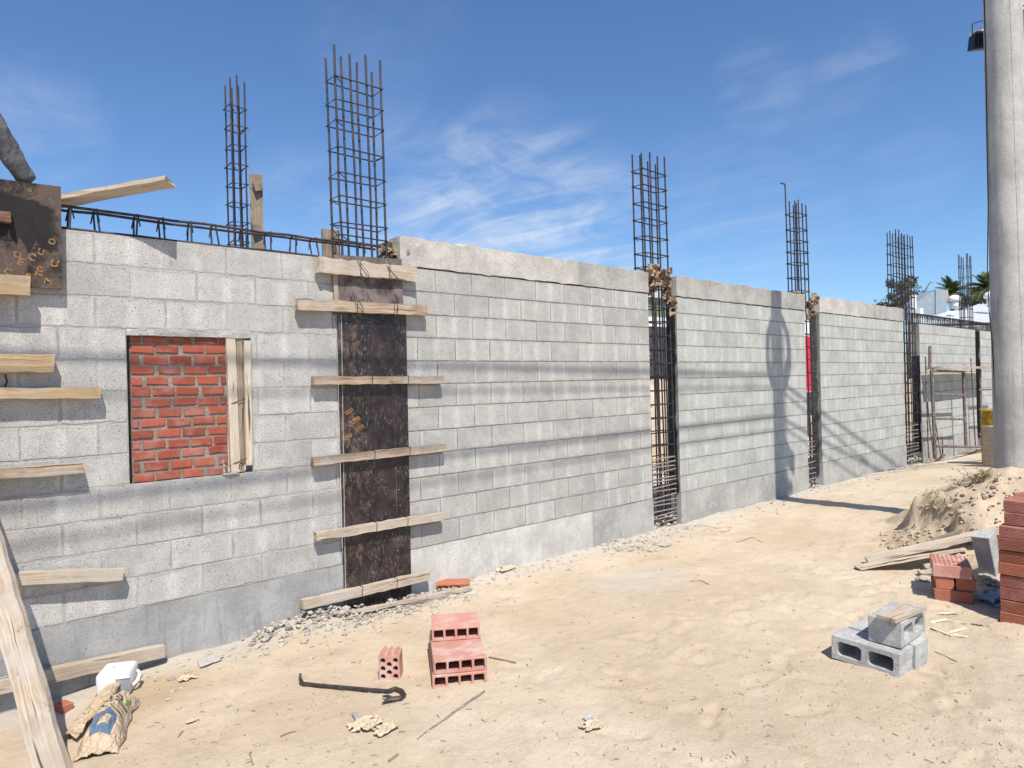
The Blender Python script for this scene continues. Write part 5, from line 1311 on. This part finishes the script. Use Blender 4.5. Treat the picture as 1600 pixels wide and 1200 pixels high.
# ------------------------------------------------------------------ worker at the top left edge
M_SKIN = m_plain('skin', (.30, .165, .105), .55, .08, 30, .1, 0, .35)
kj = Mt('grey_jeans', .9, .15); nj = kj.nt
wj = nd(nj, 'ShaderNodeTexWave', {'Vector': kj.P, 'Scale': 7.0, 'Distortion': 9.0, 'Detail': 3.0, 'Detail Scale': 1.6}).outputs['Fac']
M_JEAN = kj.done(mix(nj, mapr(nj, noi(nj, kj.P, 10, 4), .4, .65), (.075, .078, .086), (.125, .13, .14)), bump(nj, wj, .32, .012))
M_SHIRT = m_plain('work_shirt', (.16, .19, .24), .9, .2, 14, .5); M_SHOE = m_plain('white_shoe', (.62, .60, .56), .7, .1); M_HAIR = m_plain('dark_hair', (.02, .016, .013), .7, .4, 60, .4)
def skin(name, vs, es, rad, mat, parent, root=0, sub=2, dispn=0):
    me = bpy.data.meshes.new(name); o0 = parent.location if parent else V((0, 0, 0)); me.from_pydata([tuple(V(v) - o0) for v in vs], es, []); me.materials.append(mat)
    o = bpy.data.objects.new(name, me); COL.objects.link(o)
    if parent: o.parent = parent
    m = o.modifiers.new('skin', 'SKIN'); m.use_smooth_shade = True
    for i, r in enumerate(rad): me.skin_vertices[0].data[i].radius = (r, r) if not isinstance(r, tuple) else r
    me.skin_vertices[0].data[root].use_root = True
    s_ = o.modifiers.new('sub', 'SUBSURF'); s_.levels = sub; s_.render_levels = sub
    if dispn:
        tx_ = bpy.data.textures.new(name + '_folds', 'CLOUDS'); tx_.noise_scale = .07; d_ = o.modifiers.new('folds', 'DISPLACE'); d_.texture = tx_; d_.strength = dispn; d_.mid_level = .5
    return o
an = onY(43, 283, 0.0); kn = V((an.x - .235, -.06, an.z + .40)); hipR = V((an.x - .50, .0, an.z + .76)); hipL = hipR + V((-.17, .03, 0)); knL = V((hipL.x - .10, -.12, an.z + .42)); anL = V((hipL.x - .02, .03, an.z + .02))
pel = (hipR + hipL) / 2 + V((0, 0, .06)); che = pel + V((-.10, -.10, .40)); nec = che + V((.06, -.05, .14)); hed = nec + V((.06, -.05, .15))
shR, shL = che + V((.17, .0, .06)), che + V((-.18, .03, .06)); elR, elL = shR + V((.12, -.12, -.24)), shL + V((-.08, -.1, -.26)); wrR, wrL = elR + V((.02, -.12, -.20)), elL + V((.10, -.14, -.18))
pe = tag(bpy.data.objects.new('person', None), 'worker in grey jeans standing on the top of the wall at the left edge', 'person'); pe.location = (hipR.x, .0, an.z - .08); COL.objects.link(pe)
vs = [pel, hipR, kn, an, hipL, knL, anL, che, nec, hed - V((0, 0, .03)), hed + V((0, 0, .07)), shR, elR, wrR, shL, elL, wrL]; es = [(0, 1), (1, 2), (2, 3), (0, 4), (4, 5), (5, 6), (0, 7), (7, 8), (8, 9), (9, 10), (7, 11), (11, 12), (12, 13), (7, 14), (14, 15), (15, 16)]
rd = [.11, .08, .052, .036, .08, .052, .036, .12, .05, .082, .085, .05, .038, .026, .05, .038, .026]
for w_i, sg in ((13, 1), (16, -1)):
    wv = vs[w_i]; dn = V((.02 * sg, -.03, -.08)); pm = len(vs); vs.append(wv + dn); rd.append(.032); es.append((w_i, pm))
    for f_ in range(4):
        b = wv + dn + V(((f_ - 1.5) * .018, -.012, -.03)); l = (.030, .036, .033, .026)[f_]
        i0 = len(vs); vs += [b, b + V((0, -.012, -l)), b + V((0, .004, -2 * l))]; rd += [.009, .0085, .0075]; es += [(pm, i0), (i0, i0 + 1), (i0 + 1, i0 + 2)]
    i0 = len(vs); vs += [wv + dn * .5 + V((.034 * sg, -.02, -.02)), wv + dn + V((.048 * sg, -.035, -.02))]; rd += [.011, .0095]; es += [(pm, i0), (i0, i0 + 1)]
body = skin('body', vs, es, rd, M_SKIN, pe)
fx, fy = V((.75, -.66, 0)), V((.66, .75, 0))
mb = MB()
for s_ in (-1, 1): mb.blob(hed + fx * .078 + fy * .032 * s_ + V((0, 0, .03)), .011, 2, 0)
mb.build('eyes', M_WHT, body); mb = MB(); mb.blob(hed + fx * .09 + V((0, 0, .005)), .016, 2, .1, (1, 1, 1.4)); mb.build('nose', M_SKIN, body); mb = MB(); mb.blob(hed + fx * .08 + V((0, 0, -.035)), .02, 2, .1, (.5, 1, .3)); mb.build('mouth', M_CL1, body)
mb = MB()
for s_ in (-1, 1): mb.blob(hed + fy * .082 * s_ + V((0, 0, .01)), .025, 2, .1, (.8, .4, 1.3))
mb.build('ears', M_SKIN, body); mb = MB(); mb.blob(hed - fx * .012 + V((0, 0, .06)), .094, 3, .08, (1, 1, .85)); mb.build('hair', M_HAIR, pe, smooth=True)
u = (an - kn)
skin('trousers', [pel + V((0, 0, .03)), hipR, hipR.lerp(kn, .5), kn, kn.lerp(an, .35), kn.lerp(an, .7), kn.lerp(an, .93), an + V((.010, -.004, -.012)), hipL, knL, anL], [(0, 1), (1, 2), (2, 3), (3, 4), (4, 5), (5, 6), (6, 7), (0, 8), (8, 9), (9, 10)], [.13, .10, .092, .078, .078, .066, .056, .058, .10, .078, .06], M_JEAN, pe, 0, 3, .018)
skin('shirt', [pel - V((0, 0, .02)), pel.lerp(che, .5), che, nec - V((0, 0, .05)), shR, shR.lerp(elR, .8), shL, shL.lerp(elL, .8)], [(0, 1), (1, 2), (2, 3), (2, 4), (4, 5), (2, 6), (6, 7)], [.15, .145, .15, .07, .075, .058, .075, .058], M_SHIRT, pe, 0, 2, .015)
for q_ in (an, anL):
    mb = MB(); mb.blob(q_ + V((.022, .075, -.036)), .055, 3, .1, (.85, 1.7, .6)); mb.box(q_ + V((.022, .075, -.066)), (.085, .19, .02)); mb.build('shoe', M_SHOE, pe, bevel=.006, bseg=2, smooth=True)
mb = MB(); mb.board((-4.4, .02, an.z - .1), (an.x + .12, .02, an.z - .1), (0, 1, 0), .16, .03, 8); single(mb, 'standing_board', M_WD, 'board laid along the wall top under the worker', 'board', 'boards')
